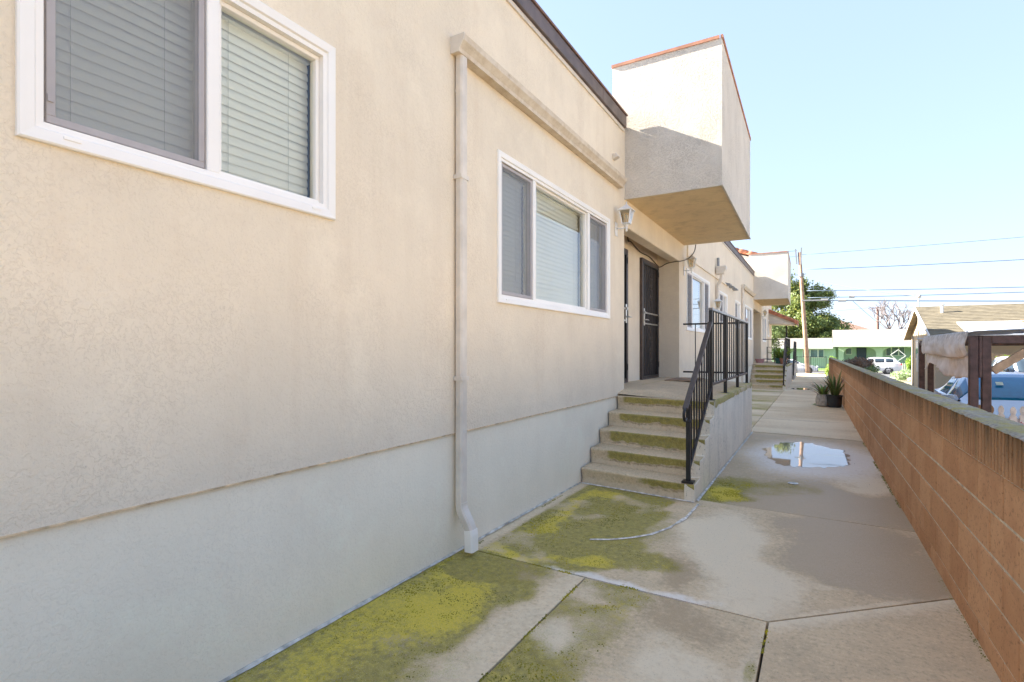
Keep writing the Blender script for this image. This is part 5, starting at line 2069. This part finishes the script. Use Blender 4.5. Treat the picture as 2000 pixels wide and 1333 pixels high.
    MB().box(-Wd * .47, Wd * .47, L - .12, L + .02, .22, .5).build('rear_bumper', M['trimblack'], t, bevel=.04, seg=2)
    MB().box(-Wd * .36, Wd * .36, -.02, .1, .25, .42).build('front_grille', M['trimblack'], t, bevel=.03, seg=2)
    return t


hatch = dict(L=4.45, W=1.76, wheel=.315, axle=(.85, 3.55), belt=.93, lamp=.78, mirror=1.62,
             st=[(0, .32, .55, .56, .62, .55), (.12, .24, .66, .67, .74, .62), (.5, .22, .80, .82, .84, .66), (1.2, .20, .93, .97, .87, .70), (1.42, .20, .95, 1.02, .875, .69),
                 (2.25, .20, .97, 1.43, .88, .60), (2.7, .20, .98, 1.455, .88, .60), (3.4, .20, 1.0, 1.42, .875, .585), (4.0, .22, 1.03, 1.10, .85, .62), (4.32, .26, 1.0, 1.06, .80, .66), (4.45, .40, .80, .84, .72, .62)],
             front=(1.44, 2.20), rear=(3.45, 3.96), side=((1.75, 2.62), (2.72, 3.52)))
cb = car('parked_car', 'ice blue sedan with blue tinted windscreen parked behind the picket fence', 'car', (3.07, 10.75, LOT), 0, hatch, M['paint_blue'], M['blueglass'])
tagp = MB().quad((-.30, 1.82, 1.262), (-.20, 1.82, 1.262), (-.20, 1.90, 1.313), (-.30, 1.90, 1.313)).build('permit_tag', M['permit'], cb)
tagp.modifiers.new('t', 'SOLIDIFY').thickness = .002
suv = dict(L=4.8, W=1.84, wheel=.35, axle=(.95, 3.7), belt=1.05, lamp=.92, mirror=1.55,
           st=[(0, .40, .70, .72, .66, .58), (.1, .30, .84, .85, .78, .66), (.4, .27, .95, .97, .87, .70), (1.2, .26, 1.04, 1.08, .91, .72), (1.35, .26, 1.06, 1.12, .91, .72),
               (2.05, .26, 1.08, 1.60, .92, .65), (2.6, .26, 1.09, 1.67, .92, .66), (3.8, .26, 1.12, 1.64, .92, .64), (4.25, .27, 1.14, 1.55, .90, .62), (4.72, .32, 1.10, 1.14, .86, .66), (4.8, .5, .9, .94, .80, .66)],
           front=(1.38, 2.02), rear=(4.28, 4.70), side=((1.62, 2.48), (2.56, 3.40), (3.48, 4.12)))
car('parked_van', 'tall white van parked beyond the ice blue car', 'van', (5.35, 17.6, LOT + .05), 0, suv, M['paint_white'], M['darkglass'])
car('parked_car', 'white wagon parked across the street before the green bungalow', 'car', (2.35, 65.2, STREET), R(-90), suv, M['paint_white'], M['darkglass'], 'white cars on the street')
car('parked_car', 'white car on the street partly hidden behind the wooden pole', 'car', (.0, 62.6, STREET), R(90), hatch, M['paint_white'], M['darkglass'], 'white cars on the street')

# ================================================================== houses
def gable_roof(name, mat, parent, x0, x1, ye, ze, yr, zr, yb, zb, courses=16, th=.06):
    """stepped shingle courses on the front slope, plain rear slope"""
    mb = MB()
    prof = []
    for k in range(courses):
        t0, t1 = k / courses, (k + 1) / courses
        y0, z0 = ye + (yr - ye) * t0, ze + (zr - ze) * t0
        y1, z1 = ye + (yr - ye) * t1, ze + (zr - ze) * t1
        prof += [(y0, z0 + .022), (y1, z1 + .004)]
    prof += [(yr, zr), (yb, zb), (yb, zb - th), (yr, zr - th - .02), (ye, ze - th)]
    mb.prism(prof, 'x', x0, x1)
    return mb.build(name, mat, parent)


bh = thing('gabled_house', 'tan stucco house with brown shingle roof and its gable facing the walkway', 'house', (8, 30.5, LOT))
HX = 4.18
yN, yF, yR = 27.5, 34.0, 30.75
zE, zR = 2.22, 3.42
mb = MB()
mb.add([(HX, yN, LOT - .1), (HX, yF, LOT - .1), (HX, yF, zE), (HX, yR, zR - .05), (HX, yN, zE), (17, yN, LOT - .1), (17, yF, LOT - .1), (17, yF, zE), (17, yR, zR - .05), (17, yN, zE)],
       [(0, 4, 3, 2, 1), (5, 6, 7, 8, 9), (0, 5, 9, 4), (1, 2, 7, 6)])
mb.build('wall', M['beigehouse'], bh)
rf = gable_roof('roof', M['shingle'], bh, HX - .28, 17.3, 26.9, zE - .17, yR, zR + .06, 34.6, zE - .17, 20)
# barge boards
for (ya, za, yb_, zb_) in ((26.9, zE - .22, yR, zR + .005), (34.6, zE - .22, yR, zR + .005)):
    child('barge_board', MB().bar((HX - .29, ya, za), (HX - .29, yb_, zb_), .03, .15), M['trimwhite'], rf).matrix_parent_inverse = Matrix.Identity(4)
w = MB().box(HX - .02, HX + .02, 31.55, 32.5, 1.0, 1.95).build('window', M['trimwhite'], bh)
child('pane', MB().box(HX - .03, HX - .021, 31.62, 32.43, 1.07, 1.88), M['housewin'], w)
MB().box(HX - .16, HX - .002, 30.75, 31.25, .45, 1.3).build('meter_box', M['meter'], bh, bevel=.01)
MB().tube([(HX - .10, 31.0, 1.3), (HX - .10, 31.0, 3.95)], .03, 8).build('service_mast', M['meter'], bh)
MB().lathe([(.03, 0), (.09, .03), (.10, .1), (.05, .16), (.0, .17)], (HX - .10, 31.0, 3.9), 10).build('weather_head', M['meter'], bh)
MB().tube([(HX - .05, 33.2, LOT), (HX - .05, 33.2, 2.2)], .03, 8).build('drain_pipe', M['grey'], bh)
MB().tube([(HX - .08, 31.0, LOT), (HX - .08, 31.0, .45)], .045, 8).build('conduit', M['grey'], bh)
for k in range(5):
    MB().box(HX - .012, HX + .01, yR - .16, yR + .16, 2.72 + k * .055, 2.745 + k * .055).build('gable_vent_slat', M['grey'], bh)
MB().prism([(26.2, 2.02), (28.4, 2.60), (28.4, 2.64), (26.2, 2.06)], 'x', 5.0, 7.1).build('patio_roof_sheet', M['bluetarp'], bh)
MB().lathe([(.06, 0), (.06, .35), (.09, .36), (.09, .40)], (4.75, 29.8, 3.1), 10).build('roof_vent', M['trimwhite'], bh)
MB().lathe([(.10, 0), (.10, .16), (.15, .18), (.15, .22)], (7.0, 27.9, 2.42), 10).build('roof_vent', M['terracotta'], bh)

# wing added out of view; its sunlit wall bounces warm fill light
WGX = 8.6
MB().box(WGX, 16.6, -9, 24.5, LOT - .1, 2.26).build('added_wing_wall', M['beigehouse'], bh)
mb = MB()
mb.prism([(WGX - .5, 2.08), (12.6, 3.42), (17.1, 2.08), (17.1, 2.02), (12.6, 3.34), (WGX - .5, 2.02)], 'y', -9.4, 24.9)
mb.build('added_wing_roof', M['shingle'], bh)
for y in (-5, 1.5, 8, 15, 20):  # windows of the added wing
    w = MB().box(WGX - .03, WGX + .02, y, y + 1.6, .75, 1.85).build('window', M['trimwhite'], bh)
    child('pane', MB().box(WGX - .04, WGX - .031, y + .08, y + 1.52, .83, 1.77), M['housewin'], w)
w = MB().box(WGX - .03, WGX + .02, 5.2, 6.15, LOT, 1.65).build('added_wing_door', M['trimwhite'], bh)

# board fence behind the van
wf = thing('board_fence', 'tan vertical board fence behind the yellow-green bush', 'fence', (7, 25.4, LOT))
me = MB().box(-.07, .07, -.011, .011, 0, 1.75).mesh('board')
me.materials.append(M['rawwood'])
for k in range(34):
    o = mk('board', me, None, wf)
    o.matrix_parent_inverse = Matrix.Translation(-world_loc(wf))
    o.location = (4.9 + k * .148, 25.4 + rnd.uniform(-.004, .004), LOT + rnd.uniform(-.02, .02))
MB().box(4.85, 9.9, 25.42, 25.46, .7, .79).build('rail', M['rawwood'], wf)

gh = thing('green_bungalow', 'green bungalow with pale shingle roof and arched porch across the street', 'house', (4, 80, STREET))
GZ = STREET + .05
MB().box(-6, 1.9, 78.0, 85, GZ - .1, 1.78).build('wall', M['greenhouse'], gh)
MB().box(1.9, 13, 79.4, 86, GZ - .1, 1.95).build('wall', M['greenhouse'], gh)
gable_roof('roof', M['shingle_pale'], gh, -6.4, 1.6, 77.3, 1.74, 81.4, 3.05, 85.4, 1.74, 14)
r2 = gable_roof('roof', M['shingle_pale'], gh, 1.62, 13.5, 77.2, 1.98, 81.8, 4.10, 86.5, 1.98, 20)
MB().box(1.6, 13.5, 77.16, 77.2, 1.86, 2.0).build('fascia_board', M['trimwhite'], gh)
MB().box(-6.4, 1.6, 77.26, 77.3, 1.62, 1.76).build('fascia_board', M['trimwhite'], gh)
MB().prism([(77.6, 1.9), (81.8, 3.95), (86, 1.9)], 'x', 1.75, 1.95).build('gable_wall', M['greenhouse'], gh)
# arched porch front
def arch(x0, x1, zs, zt, top):
    mb = MB()
    n = 16
    c = (x0 + x1) / 2; r = (x1 - x0) / 2
    for f, y in ((0, 77.75), (1, 77.95)):
        for k in range(n + 1):
            a = math.pi * k / n
            ex = math.copysign(abs(math.cos(a)) ** .7, math.cos(a))
            ez = abs(math.sin(a)) ** .7
            x = c - r * ex
            mb.v += [(x, y, zs + (zt - zs) * ez), (x, y, top)]
    m_ = (n + 1) * 2
    for k in range(n):
        a = k * 2
        mb.f += [(a, a + 2, a + 3, a + 1), (m_ + a, m_ + a + 1, m_ + a + 3, m_ + a + 2), (a, m_ + a, m_ + a + 2, a + 2)]
    return mb
for (x0, x1) in ((2.75, 6.10), (6.75, 10.1), (10.75, 13)):
    arch(x0, x1, .9, 1.80, 1.93).build('porch_arch', M['greenpale'], gh)
for (x0, x1) in ((2.2, 2.75), (6.10, 6.75), (10.1, 10.75)):
    MB().box(x0, x1, 77.75, 77.95, GZ - .05, 1.93).build('porch_pier', M['greenpale'], gh)
d = MB().box(4.2, 5.2, 79.3, 79.38, GZ, 1.75).build('front_door', M['navy'], gh)
for (x0, x1, y, z0, z1, splits) in ((-1.75, .65, 77.98, .45, 1.55, (.35, .72)), (7.2, 9.1, 79.38, .75, 1.85, (.3, .68)), (3.0, 3.7, 79.38, .9, 1.75, ())):
    w = MB().box(x0, x1, y - .05, y, z0, z1).build('window', M['trimwhite'], gh)
    e = [0] + list(splits) + [1]
    for a, b in zip(e[:-1], e[1:]):
        child('pane', MB().box(x0 + (x1 - x0) * a + .06, x0 + (x1 - x0) * b - .06, y - .06, y - .051, z0 + .07, z1 - .07), M['housewin'], w)
f3 = thing('picket_fence', 'short white picket fence in front of the green bungalow', 'fence', (8.8, 71, STREET))
for k in range(16):
    MB().box(7.9 + k * .17, 8.0 + k * .17, 71, 71.03, STREET + .08, STREET + .98).build('picket', M['trimwhite'], f3)
for z in (.3, .75):
    MB().box(7.85, 10.6, 71.032, 71.06, STREET + z, STREET + z + .07).build('rail', M['trimwhite'], f3)
lf = thing('leaning_frame', 'white square frame propped up on the lawn behind the wagon', 'frame', (7.2, 69, STREET))
for (a, b) in (((6.7, .95), (7.35, 1.5)), ((7.35, 1.5), (8.0, .85)), ((6.7, .95), (7.3, .3)), ((7.3, .3), (8.0, .85))):
    MB().bar((a[0], 69, a[1]), (b[0], 69, b[1]), .09, .06).build('side', M['trimwhite'], lf)
MB().bar((7.3, 69, .35), (7.3, 69.2, STREET), .06).build('stake', M['rawwood'], lf)

br = thing('brown_roofed_house', 'distant house with a low brown hipped roof behind the green bungalow', 'house', (2, 104, STREET))
MB().box(-6, 7.0, 101, 109, STREET, 4.55).build('wall', M['beigehouse'], br)
mb = MB()
mb.add([(-7, 100, 4.6), (7.4, 100, 4.6), (7.4, 110, 4.6), (-7, 110, 4.6), (-3, 105, 6.6), (3.0, 105, 6.6)], [(0, 1, 5, 4), (1, 2, 5), (2, 3, 4, 5), (3, 0, 4), (3, 2, 1, 0)])
mb.build('roof', M['brownroof'], br)

# ================================================================== poles and wires
up = thing('utility_pole', 'weathered leaning wooden utility pole at the street', 'pole', (-.78, 54, STREET))
def polept(z):
    t = (z - STREET) / 11.2
    return Vector((-.78 - .68 * t, 54, z))
MB().tube([polept(STREET - .1), polept(3), polept(7), polept(10.25)], [.20, .18, .155, .13], 14).build('shaft', M['pole'], up, smooth=True)
for (dx, z0, z1) in ((-.32, 9.2, 10.55), (.14, 9.1, 10.65)):
    q = polept(9.9)
    MB().bar((q.x + dx * .7, 53.9, z0), (q.x + dx, 53.9, z1), .10).build('insulator_bracket', M['grey'], up)
q = polept(8.1)
MB().tube([(q.x, 54, 8.05), (q.x, 54, 8.35)], .22, 12).build('pole_band', M['grey'], up)
MB().bar((q.x - .5, 53.85, 8.2), (q.x + .4, 53.85, 8.25), .07).build('bracket', M['grey'], up)
for k in range(5):
    z = 6.4 - k * .02
q = polept(5.7)
MB().bar((q.x - .1, 53.85, 5.9), (q.x + 1.6, 53.85, 5.86), .07, .12).build('splice_arm', M['grey'], up)


def wire(label, a, b, sag, r, n=30):
    a = Vector(a); b = Vector(b)
    pts = [a + (b - a) * (k / n) - Vector((0, 0, sag * 4 * (k / n) * (1 - k / n))) for k in range(n + 1)]
    o = MB().tube(pts, r, 5).build('overhead_wire', M['wire'], None, smooth=True)
    return tag(o, label, 'wire', 'overhead wires')


px0 = polept(10.0).x
wire('topmost thin overhead wire leaving the pole head towards the tan house side', (px0 + .1, 53.9, 10.0), (45, 53.9, 11.0), .35, .018)
wire('thin overhead wire leaving the pole head over the apartment roof', (px0 - .2, 53.9, 10.4), (-45, 53.9, 12), .4, .018)
wire('second thin wire over the apartment roof just below the pole head', (px0, 53.9, 9.9), (-45, 53.9, 10.6), .4, .014)
wire('double twisted cable run second below the pole head', (-1.1, 53.9, 8.67), (45, 53.9, 8.9), .5, .03)
wire('upper of three communication cables low on the pole', (-.9, 53.9, 6.75), (45, 53.9, 5.9), .3, .03)
wire('middle of three communication cables low on the pole', (-.8, 53.9, 6.12), (45, 53.9, 6.2), .35, .03)
wire('lowest and thickest communication cable on the pole', (-.8, 53.9, 5.92), (45, 53.9, 4.2), .25, .045)
wire('service drop sloping from the pole to the mast of the tan house', (-.95, 53.9, 7.9), (HX - .1, 31.0, 4.0), .15, .02)
wire('service drop sloping down from the thick cable to the green bungalow roof', (2.55, 53.9, 5.72), (7.4, 80, 4.0), .1, .02)
for k, (x0, x1, z, r) in enumerate(((.2, .75, 5.89, .10), (1.5, 2.1, 5.76, .10), (2.3, 2.7, 6.06, .10))):
    o = MB().tube([(x0, 53.9, z), (x1, 53.9, z - .02)], r, 8).build('cable_splice', M['grey'])
    tag(o, ['splice case on the thickest cable right beside the pole', 'longer splice case further out on the thickest cable', 'splice case on the middle communication cable'][k], 'splice case', 'splice cases')

p2 = thing('utility_pole', 'distant dark pole with a crossarm and transformer behind the green bungalow', 'pole', (9.64, 120, STREET))
MB().tube([(9.64, 120, STREET - .2), (9.64, 120, 9.6)], [.3, .22], 10).build('shaft', M['poledark'], p2)
MB().box(8.7, 10.7, 119.7, 119.8, 9.25, 9.42).build('crossarm', M['poledark'], p2)
MB().lathe([(.22, 0), (.24, .1), (.24, .9), (.15, 1.0)], (10.25, 119.8, 7.3), 10).build('transformer', M['grey'], p2)
MB().bar((9.7, 119.8, 7.9), (10.2, 119.8, 7.9), .08).build('bracket', M['grey'], p2)
wire('faint far wire between the crossarm pole and the leafy tree', (9, 120, 9.5), (-40, 120, 8.6), .8, .02)
wire('faint far wire from the crossarm pole beyond the tan house', (10.3, 120, 9.5), (70, 120, 9.8), .8, .02)

bt = thing('bare_tree', 'distant bare branched tree beside the crossarm pole', 'tree', (11.6, 110, STREET))
q = random.Random(4)
mbt = MB(); mbs_ = MB()
def grow(p, d, L, r, depth):
    e = p + d * L
    (mbt if depth > 3 else mbs_).tube([p, (p + e) / 2 + Vector((q.uniform(-1, 1), q.uniform(-1, 1), q.uniform(-.5, .5))) * L * .07, e], [r, r * .85, r * .7], 5, False)
    if depth == 0:
        return
    for k in range(3 if depth < 5 else 4):
        nd = (d + Vector((q.uniform(-1, 1), q.uniform(-1, 1), q.uniform(-.25, .6))) * .85).normalized()
        grow(e, nd, L * q.uniform(.6, .85), r * .62, depth - 1)
grow(Vector((11.6, 110, STREET)), Vector((0, 0, 1)), 3.6, .30, 5)
mbt.build('trunk', M['barkgrey'], bt)
mbs_.build('crown', M['barkgrey'], bt)['kind'] = 'stuff'
